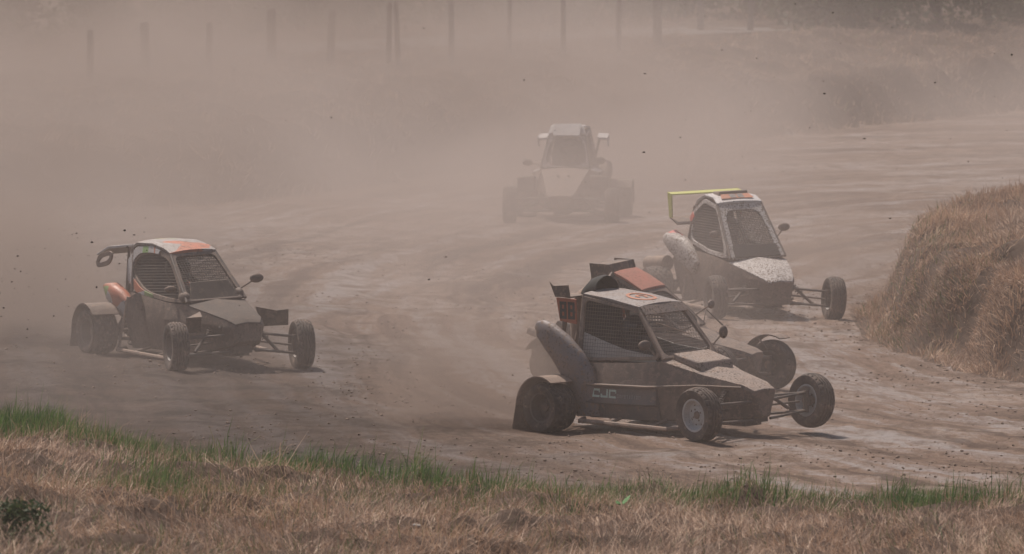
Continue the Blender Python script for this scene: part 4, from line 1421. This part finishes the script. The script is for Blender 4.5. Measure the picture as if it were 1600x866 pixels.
# ---- the muddy white buggy with the yellow wing
def extra_right(root, B, T, L):
    B(MB().plate([(-1.08, -0.41, 1.29), (-1.08, 0.41, 1.29), (-0.97, 0.41, 1.272), (-0.97, -0.41, 1.272)], (0, 0, 0.014)), 'wing', 'yellow', 0.004)
    for s in (-1, 1):
        B(MB().plate([(-1.09, s * 0.41, 1.308), (-0.96, s * 0.41, 1.288), (-0.97, s * 0.41, 1.02), (-1.06, s * 0.41, 1.02)], (0, s * 0.014, 0)), 'wing_endplate', 'yellow', 0.004)
        B(MB().tube([(-0.95, s * 0.16, 0.99), (-1.0, s * 0.2, 0.75), (-1.12, s * 0.24, 0.45)], 0.016), 'wing_stay', 'chassis')
    B(MB().plate([(-1.08, -0.41, 1.03), (-1.08, 0.41, 1.03), (-0.84, 0.41, 0.965), (-0.84, -0.41, 0.965)], (0, 0, -0.02)), 'lower_wing', 'black', 0.003)
    # roof intake slot, printed panel
    B(MB().loft([[(-0.14, -0.18, 1.275), (-0.14, 0.18, 1.275), (-0.14, 0.17, 1.345), (-0.14, -0.17, 1.345)], [(-0.42, -0.16, 1.275), (-0.42, 0.16, 1.275), (-0.42, 0.14, 1.33), (-0.42, -0.14, 1.33)]]), 'roof_intake', 'black', 0.012)
    zr = lambda x: float(np.interp(x, [-0.74, -0.40, -0.12, 0.03], [1.17, 1.28, 1.265, 1.20])) + 0.047
    flat_sheet(B, [[(-0.115, -0.17, zr(-0.115)), (-0.115, 0.17, zr(-0.115)), (-0.02, 0.19, zr(-0.02)), (-0.02, -0.19, zr(-0.02))]], (0, 0, 1), 'roof_print', 'decal_orange', L['roof'], 0.003)
    loops = []
    for k in range(2):
        for (a_, b_, c_, d_) in digit_boxes('3', 0.07, 0.07, 0.016):
            y = 0.085 - k * 0.09
            f = lambda yy_, cc_: (-0.10 + (0.07 - cc_), y - yy_, zr(-0.10 + 0.07 - cc_) + 0.006)
            loops.append([f(a_, c_), f(b_, c_), f(b_, d_), f(a_, d_)])
    flat_sheet(B, loops, (0, 0, 1), 'number', 'decal_grey', L['roof'], 0.002)
    # red flashes on pod and roof corner
    for s in (-1, 1):
        B(MB().plate([(-0.70, s * 0.268, 1.10), (-0.78, s * 0.275, 1.03), (-0.72, s * 0.292, 0.97), (-0.63, s * 0.280, 1.05)], (0, s * 0.008, 0)), 'corner_panel', 'red', 0.003)
        B(MB().plate([(-1.02, s * 0.36, 0.865), (-0.98, s * 0.47, 0.842), (-0.72, s * 0.45, 0.80), (-0.74, s * 0.38, 0.82)], (0, 0, 0.022)), 'pod_panel', 'red', 0.003)
        B(MB().tube([(-0.86, s * 0.44, 0.80), (-0.86, s * 0.44, 0.845)], 0.045, 16), 'fuel_cap', 'black')
        B(MB().tube([(-0.95, s * 0.50, 0.52), (-1.28, s * 0.60, 0.50)], 0.085, 14), 'exhaust', 'bar')
        B(MB().tube([(-0.55, s * 0.40, 0.60), (-0.52, s * 0.50, 0.12)], 0.012, 6), 'side_strut', 'bar')
    B(MB().tube([(1.10, 0, 0.455), (1.105, 0, 0.475)], 0.03, 14), 'bonnet_pin', 'black')
    # upright nose panel and crossed tubes in front
    B(MB().tube([(0.98, -0.20, 0.40), (1.05, 0, 0.38), (0.98, 0.20, 0.40)], 0.012), 'front_tube', 'chassis')
    B(MB().tube([(0.98, -0.22, 0.20), (1.08, 0, 0.18), (0.98, 0.22, 0.20)], 0.014), 'front_tube', 'chassis')

RIGHT = dict(
    label='mud spattered white buggy with a yellow rear wing beside the mound',
    driver='helmeted driver inside the muddy white buggy with the yellow wing',
    pose=(2.546, 82.604, -70), roll=2.0, steer=-6, body_mat='livery_low', hood_mat='white_mud',
    sections=[(-1.02, 0.24, 0.14, 0.30, 0.40, 0.26, 0.56, 0.56, 0), (-0.72, 0.34, 0.12, 0.41, 0.42, 0.36, 0.70, 0.70, 1), (0.1, 0.34, 0.12, 0.41, 0.44, 0.36, 0.655, 0.655, 1), (0.52, 0.30, 0.13, 0.36, 0.45, 0.335, 0.60, 0.645, 0),
              (0.85, 0.22, 0.15, 0.28, 0.44, 0.26, 0.52, 0.57, 0), (1.12, 0.13, 0.15, 0.19, 0.42, 0.175, 0.445, 0.465, 0), (1.19, 0.10, 0.17, 0.15, 0.39, 0.135, 0.405, 0.415, 0)],
    cabin=dict(wsb=(0.53, 0.325, 0.64), wst=(0.02, 0.255, 1.205), rt=(-0.72, 0.24, 1.16), rb=(-0.70, 0.35, 0.72), frame=0.055, frame_mat='white_mud', net_mat='wire_dark', pitch=0.028, roof_mat='white_clean', soft=True,
               side_poly=[(-0.70, 0.76), (-0.10, 0.665), (0.50, 0.635), (0.02, 1.195), (-0.40, 1.26), (-0.72, 1.10)], side_inset=0.045, side_round=0.10, ws_inset=[0.05, 0.06, 0.085, 0.06], ws_round=0.14, cowl_or_gap=(0.17, 0.80), cowl_or_gap_off=0.004, cowl_or_gap_mat='inner',  # dark plate at the screen foot paints the shaded gap above the bonnet
               roof_line=[(-0.74, 1.12, 0.235), (-0.62, 1.22, 0.235), (-0.40, 1.28, 0.235), (-0.12, 1.265, 0.245), (0.03, 1.205, 0.26)], crown=0.015, hip=(-0.25, 0.24)),
    pods=[dict(mat='white_mud', path=[(-0.30, 0.50, 0.18, 0.41, 0.08), (-0.45, 0.60, 0.26, 0.42, 0.13), (-0.65, 0.68, 0.30, 0.42, 0.17), (-0.85, 0.74, 0.24, 0.425, 0.20), (-1.02, 0.79, 0.15, 0.425, 0.19), (-1.10, 0.80, 0.06, 0.425, 0.13)]),
          dict(name='pod_skirt', mat='livery_low', path=[(-0.62, 0.12, 0.40, 0.36, 0.10), (-0.66, 0.40, 0.44, 0.40, 0.12), (-0.74, 0.62, 0.40, 0.42, 0.12)])],
    wheels={'FL': dict(camber=3, dx=0.02, dy=0.04)},
    mirrors=[((0.22, -0.31, 0.86), (0.24, -0.40, 0.90), (0.05, 0.04)), ((0.30, 0.30, 0.80), (0.26, 0.43, 0.94), (0.07, 0.045))],
    extra=extra_right)

# ---- the buggy with the orange, green and white shell
def extra_left(root, B, T, L):
    B(MB().loft([[(-1.02, -0.32, 1.075), (-1.02, 0.32, 1.075), (-1.02, 0.32, 1.10), (-1.02, -0.32, 1.10)], [(-1.20, -0.37, 1.055), (-1.20, 0.37, 1.055), (-1.20, 0.37, 1.085), (-1.20, -0.37, 1.085)], [(-1.40, -0.40, 0.985), (-1.40, 0.40, 0.985), (-1.41, 0.40, 1.0), (-1.41, -0.40, 1.0)]]), 'wing', 'white_clean', 0.005)
    for s in (-1, 1):
        ring_ = lambda a_, b_: [(-1.24 + a_ * math.copysign(abs(math.cos(t)) ** 0.7, math.cos(t)), s * 0.38, 0.955 + b_ * math.sin(t) + 0.28 * (a_ * math.cos(t))) for t in [2 * math.pi * k / 28 for k in range(28)]]
        B(MB().ring(ring_(0.19, 0.07), ring_(0.135, 0.024), (0, s * 0.02, 0)), 'wing_endplate', 'bar', 0.004)
        B(MB().tube([(-1.05, s * 0.2, 1.10), (-1.08, s * 0.22, 0.8), (-1.12, s * 0.24, 0.45)], 0.015), 'wing_stay', 'chassis')
        B(MB().tube([(-0.62, s * 0.44, 0.62), (-0.72, s * 0.52, 0.12)], 0.014, 6), 'side_strut', 'bar')
        B(MB().plate([(0.72, s * 0.30, 0.55), (0.98, s * 0.40, 0.52), (0.94, s * 0.55, 0.52), (0.90, s * 0.56, 0.36), (0.80, s * 0.33, 0.36)], (-0.012, 0, 0)), 'front_mudguard', 'black', 0.004)
        B(MB().sphere((0.36, s * 0.29, 0.66), 0.09, 0.05, 0.06), 'corner_fairing', 'livery_low', 0, 60)
    B(MB().loft([[(0.46, -0.28, 0.60), (0.46, 0.28, 0.60), (0.30, 0.20, 0.80), (0.30, -0.20, 0.80)], [(0.48, -0.28, 0.60), (0.48, 0.28, 0.60), (0.32, 0.20, 0.80), (0.32, -0.20, 0.80)]]), 'wind_deflector', 'hood_dark', 0.004)
    B(MB().tube([(1.0, -0.24, 0.40), (1.08, 0, 0.38), (1.0, 0.24, 0.40)], 0.013), 'front_tube', 'chassis')

LEFT = dict(
    label='buggy with orange, green and white cabin shell sliding ahead of dust at the photo\'s edge',
    driver='helmeted driver behind the nets of the orange and green shelled buggy',
    pose=(-3.088, 72.795, -62.1), roll=2.6, steer=-12, body_mat='livery_low', hood_mat='hood_dark',
    sections=[(-1.02, 0.24, 0.14, 0.30, 0.40, 0.26, 0.56, 0.56, 0), (-0.74, 0.35, 0.12, 0.41, 0.42, 0.36, 0.66, 0.66, 1), (0.1, 0.35, 0.12, 0.40, 0.44, 0.345, 0.60, 0.60, 1), (0.44, 0.30, 0.13, 0.36, 0.44, 0.32, 0.60, 0.63, 0),
              (0.8, 0.22, 0.16, 0.28, 0.42, 0.24, 0.53, 0.56, 0), (1.08, 0.16, 0.22, 0.21, 0.40, 0.18, 0.475, 0.49, 0), (1.16, 0.12, 0.26, 0.16, 0.40, 0.13, 0.43, 0.44, 0)],
    cabin=dict(wsb=(0.47, 0.315, 0.62), wst=(-0.02, 0.235, 1.055), rt=(-0.86, 0.235, 1.07), rb=(-0.72, 0.35, 0.66), frame=0.03, frame_mat='livery_low', net_mat='wire_dark', pitch=0.028, roof_mat='livery_roof', hoop_mat='livery', soft=True, hoop=-0.22,
               side_poly=[(-0.62, 0.65), (0.10, 0.605), (0.45, 0.62), (-0.02, 1.05), (-0.42, 1.12), (-0.78, 1.10), (-0.95, 0.95), (-0.88, 0.76)], side_inset=[0.04, 0.03, 0.025, 0.05, 0.085, 0.13, 0.14, 0.10], side_round=0.2,
               ws_round=0.06, roof_line=[(-1.00, 0.98, 0.20), (-0.93, 1.06, 0.225), (-0.78, 1.115, 0.235), (-0.42, 1.125, 0.235), (-0.15, 1.09, 0.235), (-0.01, 1.05, 0.24)], crown=0.02, hip=(-0.32, 0.2), net_angle=0.06),
    pods=[dict(mat='livery', path=[(-0.66, 0.46, 0.22, 0.40, 0.08), (-0.82, 0.56, 0.26, 0.42, 0.16), (-1.0, 0.65, 0.20, 0.42, 0.17), (-1.12, 0.70, 0.06, 0.42, 0.11)]),
          dict(name='pod_skirt', mat='livery_low', path=[(-0.50, 0.12, 0.40, 0.36, 0.09), (-0.52, 0.40, 0.44, 0.40, 0.10), (-0.60, 0.60, 0.36, 0.41, 0.10)])],
    fenders={'RR': (40, 185, 0.14, 'black'), 'RL': (40, 185, 0.14, 'black')},
    mirrors=[((0.22, -0.31, 0.70), (0.20, -0.36, 0.74), (0.065, 0.03)), ((0.38, 0.29, 0.70), (0.44, 0.46, 0.80), (0.075, 0.045))],
    extra=extra_left)

# ---- the pale buggy deep in the dust
def extra_far(root, B, T, L):
    B(MB().plate([(-0.10, -0.19, 1.245), (-0.10, 0.19, 1.245), (0.05, 0.175, 1.095), (0.05, -0.175, 1.095)], (0.012, 0, 0.012)), 'roof_number_board', 'white_clean', 0.004)
    for s in (-1, 1):
        B(MB().plate([(-1.05, s * 0.33, 1.06), (-1.05, s * 0.46, 1.05), (-0.86, s * 0.46, 1.0), (-0.86, s * 0.33, 1.01)], (0, 0, 0.03)), 'wing', 'white_clean', 0.003)
        B(MB().plate([(-1.08, s * 0.46, 1.08), (-0.84, s * 0.46, 1.04), (-0.84, s * 0.46, 0.93), (-1.06, s * 0.46, 0.90)], (0, s * 0.012, 0)), 'wing_endplate', 'white_clean', 0.003)
        B(MB().tube([(-0.94, s * 0.35, 1.01), (-1.05, s * 0.28, 0.75), (-1.12, s * 0.24, 0.45)], 0.016), 'wing_stay', 'chassis')
        B(MB().tube([(0.55, s * 0.07 - 0.0, 0.595), (0.56, s * 0.07, 0.612)], 0.02, 12), 'bonnet_pin', 'black')
        # squared front mudguards
        y0_, y1_ = s * 0.36, s * 0.60
        B(MB().loft([[(0.42, y0_, 0.42), (0.42, y1_, 0.42), (0.42, y1_, 0.56), (0.42, y0_, 0.58)], [(0.66, y0_, 0.40), (0.66, y1_, 0.40), (0.66, y1_, 0.60), (0.66, y0_, 0.62)], [(0.70, y0_, 0.42), (0.70, y1_, 0.42), (0.70, y1_, 0.58), (0.70, y0_, 0.60)]]), 'front_mudguard', 'livery_low', 0.02)
        B(MB().plate([(-0.08, s * 0.36, 0.66), (0.35, s * 0.34, 0.66), (0.30, s * 0.44, 0.62), (-0.2, s * 0.46, 0.62)], (0, 0, 0.014)), 'shoulder_panel', 'white_clean', 0.004)
    B(MB().tube([(0.95, -0.50, 0.30), (1.05, 0, 0.33), (0.95, 0.50, 0.30)], 0.014), 'front_tube', 'chassis')

FAR = dict(
    label='pale buggy fading into the dust, seen head on behind all the others',
    driver='helmeted driver of the pale buggy deepest in the dust',
    pose=(0.735, 98.458, -95.6), roll=0.6, steer=2, body_mat='livery_low', hood_mat='hood_mud',
    sections=[(-1.02, 0.24, 0.14, 0.30, 0.40, 0.26, 0.56, 0.56, 0), (-0.74, 0.35, 0.12, 0.41, 0.42, 0.36, 0.62, 0.62, 1), (0.0, 0.35, 0.12, 0.40, 0.46, 0.345, 0.65, 0.65, 1), (0.24, 0.30, 0.13, 0.38, 0.46, 0.32, 0.675, 0.69, 0),
              (0.6, 0.22, 0.16, 0.30, 0.42, 0.255, 0.54, 0.56, 0), (1.0, 0.14, 0.18, 0.21, 0.36, 0.185, 0.385, 0.395, 0), (1.08, 0.10, 0.2, 0.16, 0.33, 0.14, 0.35, 0.355, 0)],
    cabin=dict(wsb=(0.25, 0.325, 0.69), wst=(-0.03, 0.235, 1.10), rt=(-0.72, 0.235, 1.17), rb=(-0.70, 0.35, 0.62), frame=0.035, frame_mat='white_mud', net_mat='wire_dark', pitch=0.03, roof_mat='white_clean', hip=(-0.32, 0.2),
               ws_inset=[0.02, 0.03, 0.03, 0.03], ws_round=0.2, roof_line=[(-0.74, 1.17, 0.235), (-0.35, 1.20, 0.225), (-0.10, 1.20, 0.21), (-0.02, 1.11, 0.235)]),
    pods=[dict(mat='livery_low', path=[(-0.40, 0.40, 0.22, 0.42, 0.10), (-0.62, 0.52, 0.30, 0.44, 0.16), (-0.85, 0.62, 0.26, 0.45, 0.16), (-1.02, 0.68, 0.08, 0.45, 0.10)])],
    fenders={'RR': (40, 170, 0.10, 'black'), 'RL': (40, 170, 0.10, 'black')},
    mirrors=[((0.20, -0.32, 0.72), (0.24, -0.50, 0.76), (0.07, 0.045)), ((0.20, 0.32, 0.72), (0.24, 0.46, 0.78), (0.07, 0.05))],
    extra=extra_far)

for cfg in (NEAR, SECOND, RIGHT, LEFT, FAR):
    buggy(cfg)

# ------------------------------------------------------------------ fence posts, shrubs, small things
def fence_post(px, base_y, wid, h, tilt, label):
    x, y, z = cast(px, base_y)
    b = MB()
    rs = []
    n = 10
    for k, zz in enumerate((-0.25, 0.0, h * 0.35, h * 0.7, h - 0.03, h)):
        rr = wid / 2 * (1.06 - 0.10 * k / 5) * (1 if k < 5 else 0.72)
        rs.append([(rr * math.cos(2 * math.pi * q / n) * (1 + 0.08 * math.sin(3 * q + k)) + tilt * zz, rr * math.sin(2 * math.pi * q / n), zz) for q in range(n)])
    o = b.loft(rs).build('fence_post', 'wood')
    o.location = (x, y, z)
    tag(o, label, 'fence post', 'fence posts on the far bank')

ORD = 'first second third fourth fifth sixth seventh eighth ninth tenth eleventh twelfth thirteenth last'.split()
POSTS = [(140, 122, 0.11, 0.62, 0.02), (228, 118, 0.15, 0.70, -0.03), (326, 112, 0.11, 0.66, 0.02), (424, 104, 0.17, 0.80, 0.0), (515, 104, 0.14, 0.78, 0.05), (607, 98, 0.09, 0.82, 0.02), (622, 99, 0.09, 0.84, -0.04),
         (705, 98, 0.10, 0.84, 0.0), (795, 88, 0.08, 0.84, 0.02), (880, 84, 0.09, 0.82, 0.0), (965, 80, 0.10, 0.84, 0.03), (1027, 72, 0.17, 0.86, -0.02), (1094, 56, 0.13, 0.84, 0.0), (1172, 50, 0.12, 0.86, 0.03)]
for k, (px, by, w, h, t) in enumerate(POSTS):
    fence_post(px, by, w * 0.9, h * 1.15, t, '%s fence post from the left in the row along the far bank' % ORD[k])

def leaf_cloud(name, cs, n, size, mat, parent, seed, squash=1.0):
    r2 = np.random.default_rng(seed)
    k = r2.integers(0, len(cs), n)
    C_ = np.array([c[0] for c in cs])[k]
    rad = np.array([c[1] for c in cs])[k]
    d = r2.normal(size=(n, 3))
    d /= np.linalg.norm(d, axis=1)[:, None]
    P = C_ + d * (rad * r2.uniform(0.35, 1.0, n) ** 0.6)[:, None] * np.array([1, 1, squash])
    u = r2.normal(size=(n, 3))
    u /= np.linalg.norm(u, axis=1)[:, None]
    v = np.cross(u, r2.normal(size=(n, 3)))
    v /= np.linalg.norm(v, axis=1)[:, None]
    s = (size * r2.uniform(0.5, 1.3, n))[:, None]
    V = np.stack([P - u * s, P + v * s * 0.45, P + u * s, P - v * s * 0.45], 1).reshape(-1, 3)
    F = np.arange(n * 4).reshape(-1, 4)
    me = np_mesh(name, V, F)
    at = me.attributes.new('tint', 'FLOAT', 'POINT')
    base = r2.uniform(0, 1, len(cs))[k] * 0.5
    at.data.foreach_set('value', np.repeat(np.clip(base + r2.uniform(0, 0.5, n), 0, 1), 4).astype(np.float32))
    o = link(name, me, mat, parent)
    return o

def shrub(name, x, y, h, w, seed, mat, label, cat, group, n=2600, leaf=0.07, stem_r=0.05):
    rr = random.Random(seed)
    root = empty(name, (x, y, gz(x, y) - 0.03), rr.uniform(0, 6.28))
    tag(root, label, cat, group)
    st = MB()
    cs = []
    for k in range(rr.randint(4, 6)):
        a = rr.uniform(0, 6.28)
        d = rr.uniform(0.2, 0.5) * w
        hh = h * rr.uniform(0.55, 0.95)
        p1 = (d * 0.4 * math.cos(a), d * 0.4 * math.sin(a), hh * 0.45)
        p2 = (d * math.cos(a), d * math.sin(a), hh)
        st.tube([(0.02 * k, 0, 0), p1, p2], stem_r, 6, stem_r * 0.25)
        for q in range(5):
            f = rr.uniform(0.25, 1.0)
            cs.append(((p2[0] * f + rr.uniform(-.2, .2) * w, p2[1] * f + rr.uniform(-.2, .2) * w, max(0.18, hh * f + rr.uniform(-.15, .15) * h)), rr.uniform(0.14, 0.26) * w))
        for q in range(3):
            a2 = rr.uniform(0, 6.28)
            cs.append(((0.4 * w * math.cos(a2), 0.4 * w * math.sin(a2), rr.uniform(0.08, 0.32) * h), 0.24 * w))
    st.build('trunk', 'bark', root)
    leaf_cloud('crown', cs, n, leaf, mat, root, seed)
    return root

sd_ = 100
for k in range(13):
    x = -11.2 + 1.45 * k + random.uniform(-0.3, 0.3)
    y = 135 + 1.35 * x + random.uniform(-0.6, 0.6)
    sd_ += 1
    shrub('shrub', x, y, random.uniform(2.0, 2.8), random.uniform(1.7, 2.1), sd_, 'leaf', 'dusty green shrub in the row behind the far fence posts', 'shrub', 'shrubs behind the far bank', n=3200)
for (x, y, h, w, mt) in [(5.6, 134.5, 2.4, 1.6, 'leaf2'), (6.7, 137.0, 3.0, 2.0, 'leaf'), (7.9, 138.0, 3.4, 2.2, 'leaf'), (9.0, 139.5, 3.2, 2.1, 'leaf2'), (10.2, 141, 3.4, 2.2, 'leaf')]:
    sd_ += 1
    shrub('shrub', x, y, h, w, sd_, mt, 'dark bushy shrub on the bank above the mound, clear of the fence posts', 'shrub', 'dark shrubs at the end of the far bank', n=3600)

# weed, leaf plant and stone in the near grass
x, y, z = cast(28, 838)
root = shrub('weed', x, y, 0.24, 0.42, 901, 'leaf', 'low dark green weed in the dry grass at the corner of the photo', 'plant', None, n=900, leaf=0.022, stem_r=0.006)
x, y, z = cast(971, 800)
root = empty('weed', (x, y, z - 0.01))
tag(root, 'single broad bright green leaf plant standing in the straw', 'plant')
MT['bright_leaf'] = plain('bright_leaf', (0.08, 0.20, 0.045), 0.5)
MB().tube([(0, 0, 0), (0.005, 0, 0.06), (0.0, 0, 0.10)], 0.004, 6).build('stem', 'bright_leaf', root)
for (a, l, t) in ((0.4, 0.10, 0.7), (2.6, 0.075, 0.4), (4.4, 0.07, 0.2)):
    ca, sa = math.cos(a), math.sin(a)
    rs = []
    for k in range(6):
        f = k / 5
        w = 0.032 * math.sin(math.pi * min(0.98, 0.06 + f * 0.93)) + 0.002
        c_ = V3((ca * l * f * 0.7, sa * l * f * 0.7, 0.06 + l * f * t))
        sdv = V3((-sa, ca, 0)) * w
        rs.append([c_ - sdv, c_ - V3((0, 0, 0.004)), c_ + sdv, c_ + V3((0, 0, 0.002))])
    MB().loft(rs).build('leaf', 'bright_leaf', root, None, 60)
x, y, z = cast(650, 826)
o = link('stone', rock_mesh('stone', 12, 2), 'white_stone', None, True)
o.scale = (0.035, 0.025, 0.02)
o.location = (x, y, z + 0.02)
tag(o, 'small pale stone lying in the dry grass', 'stone')

# clods of earth thrown into the air by the wheels
pts = []
for (x0, x1, y0, y1, n) in [(1050, 1600, 5, 330, 70), (700, 1100, 100, 420, 16), (0, 230, 330, 470, 60), (0, 120, 420, 560, 20), (100, 700, 20, 330, 12), (300, 700, 380, 600, 14), (1090, 1340, 500, 640, 12), (760, 860, 560, 660, 10), (1300, 1600, 330, 720, 10)]:
    for k in range(n):
        px, py, d = rng.uniform(x0, x1), rng.uniform(y0, y1), rng.uniform(60.2, 63.5)
        dy = math.cos(PITCH) * FPX + math.sin(PITCH) * (433 - py)
        dz = -math.sin(PITCH) * FPX + math.cos(PITCH) * (433 - py)
        p = ((px - 800) / dy * d, d, CAM_H + dz / dy * d)
        if p[2] > gz(p[0], p[1]) + 0.05:
            pts.append(p)
S = 0.0042 + 0.008 * rng.uniform(0, 1, len(pts)) ** 4
scatter_rocks('flying_dirt', np.array(pts), S, 'clod', 'dark crumbs of earth flying through the air', 'dirt')


# ------------------------------------------------------------------ haze and dust
def volume_mat(name, col, aniso):
    m = bpy.data.materials.new(name)
    m.use_nodes = True
    nt = m.node_tree
    nt.nodes.remove(nt.nodes['Principled BSDF'])
    pv = nt.nodes.new('ShaderNodeVolumePrincipled')
    pv.inputs['Color'].default_value = (*col, 1)
    pv.inputs['Anisotropy'].default_value = aniso
    nt.links.new(pv.outputs[0], nt.nodes['Material Output'].inputs['Volume'])
    return m, nt, pv

DUST_COL = (0.60, 0.515, 0.475)
m, nt, pv = volume_mat('thin_haze', DUST_COL, 0.2)
pv.inputs['Density'].default_value = 0.0010
hz = MB().box(-60, 60, -6, 240, -1.6, 9.0).build('haze', m)
tag(hz, 'thin dusty air over the whole track', 'haze', kind='stuff')

m, nt, pv = volume_mat('kicked_up_dust', DUST_COL, 0.25)
pos = N(nt, 'ShaderNodeNewGeometry').outputs['Position']
sx = N(nt, 'ShaderNodeSeparateXYZ')
nt.links.new(pos, sx.inputs[0])
X_, Y_, Z_ = sx.outputs
def mrange(v, a, b, c, d):
    n = N(nt, 'ShaderNodeMapRange', interpolation_type='SMOOTHSTEP')
    for k, q in zip((1, 2, 3, 4), (a, b, c, d)):
        n.inputs[k].default_value = q
    nt.links.new(v, n.inputs[0])
    return n.outputs[0]
near_on = mrange(Y_, 61.0, 66.0, 0.0, 1.0)
far_off = mrange(Y_, 116.0, 140.0, 1.0, 0.0)
left_on = mrange(X_, 1.0, 5.5, 1.0, 0.0)
deep = mth(nt, 'MULTIPLY', mrange(Y_, 78.0, 92.0, 0.0, 1.0), left_on)
thin = mth(nt, 'MAXIMUM', mrange(X_, 2.2, 5.0, 1.0, 0.3), mrange(Y_, 84.0, 98.0, 0.0, 0.9))
base = mth(nt, 'ADD', mth(nt, 'MULTIPLY', thin, 0.030), mth(nt, 'ADD', mth(nt, 'MULTIPLY', deep, 0.025), mth(nt, 'MULTIPLY', mrange(Y_, 99.5, 106.0, 0.0, 1.0), mth(nt, 'ADD', 0.012, mth(nt, 'MULTIPLY', left_on, 0.075)))))
zf = mth(nt, 'MULTIPLY', mrange(Z_, 0.3, 3.45, 1.0, 0.0), mth(nt, 'MULTIPLY', near_on, far_off))
mp = N(nt, 'ShaderNodeMapping')
mp.inputs['Scale'].default_value = (0.26, 0.13, 0.46)
nt.links.new(pos, mp.inputs['Vector'])
nz = noise(nt, mp.outputs[0], 1.0, 2, 0.55, 0.0)
nz = mrange(nz, 0.34, 0.68, 0.2, 1.85)
dens = mth(nt, 'MULTIPLY', mth(nt, 'MULTIPLY', base, zf), nz)
nt.links.new(dens, pv.inputs['Density'])
dust = MB().box(-16, 16, 60.5, 142, -0.5, 4.3).build('dust_cloud', m)
tag(dust, 'brown dust kicked up by the buggies hanging over the track', 'dust', kind='stuff')

# plumes rising off the wheels
m, nt, pv = volume_mat('wheel_plume', (0.44, 0.355, 0.31), 0.25)  # darker than DUST_COL: shade inside the plumes put into their colour
tc = N(nt, 'ShaderNodeTexCoord').outputs['Object']
ln_ = N(nt, 'ShaderNodeVectorMath', operation='LENGTH')
nt.links.new(tc, ln_.inputs[0])
ps = N(nt, 'ShaderNodeNewGeometry').outputs['Position']
n1 = noise(nt, ps, 0.9, 2, 0.6, 0.0)
edge = mth(nt, 'ADD', mth(nt, 'SUBTRACT', 0.95, ln_.outputs['Value']), mth(nt, 'MULTIPLY', mth(nt, 'SUBTRACT', n1, 0.5), 1.5))
ed = N(nt, 'ShaderNodeMapRange', interpolation_type='SMOOTHSTEP')
for k_, q_ in zip((1, 2, 3, 4), (0.0, 0.8, 0.0, 1.0)):
    ed.inputs[k_].default_value = q_
nt.links.new(edge, ed.inputs[0])
rim_ = N(nt, 'ShaderNodeMapRange', interpolation_type='SMOOTHSTEP')
for k_, q_ in zip((1, 2, 3, 4), (0.6, 1.0, 1.0, 0.0)):
    rim_.inputs[k_].default_value = q_
nt.links.new(ln_.outputs['Value'], rim_.inputs[0])
oi = N(nt, 'ShaderNodeObjectInfo')
nt.links.new(mth(nt, 'MULTIPLY', mth(nt, 'MULTIPLY', ed.outputs[0], rim_.outputs[0]), oi.outputs['Alpha']), pv.inputs['Density'])
PL = [((-5.7, 75.6, 0.5), (2.7, 3.0, 1.5), 1.0, 'brown dust boiling off the rear wheels of the orange and green shelled buggy'),
      ((-0.40, 66.9, 0.35), (1.3, 1.6, 1.0), 0.75, 'low dust plume behind the rear wheel of the black buggy'),
      ((3.75, 85.5, 0.35), (1.2, 2.4, 0.9), 0.30, 'dust drifting between the muddy white buggy and the mound'),
      ((-6.0, 94.0, 1.2), (5.0, 6.0, 2.2), 0.16, 'large bank of dust rolling over the far end of the bend'),
      ((-4.5, 109.5, 1.8), (11.0, 6.0, 1.9), 0.20, 'pale dust drifting in front of the fence posts'),
      ((0.8, 105.0, 0.8), (3.2, 4.0, 1.7), 0.14, 'dust rising behind the pale buggy')]
pm = MB().box(-1, 1, -1, 1, -1, 1).mesh('dust_plume')
pm.materials.append(m)
for (c_, sc_, dn_, lb_) in PL:
    o = bpy.data.objects.new('dust_plume', pm)
    COL.objects.link(o)
    o.location = c_
    o.scale = sc_
    o.color = (1, 1, 1, dn_)
    tag(o, lb_, 'dust', kind='stuff')
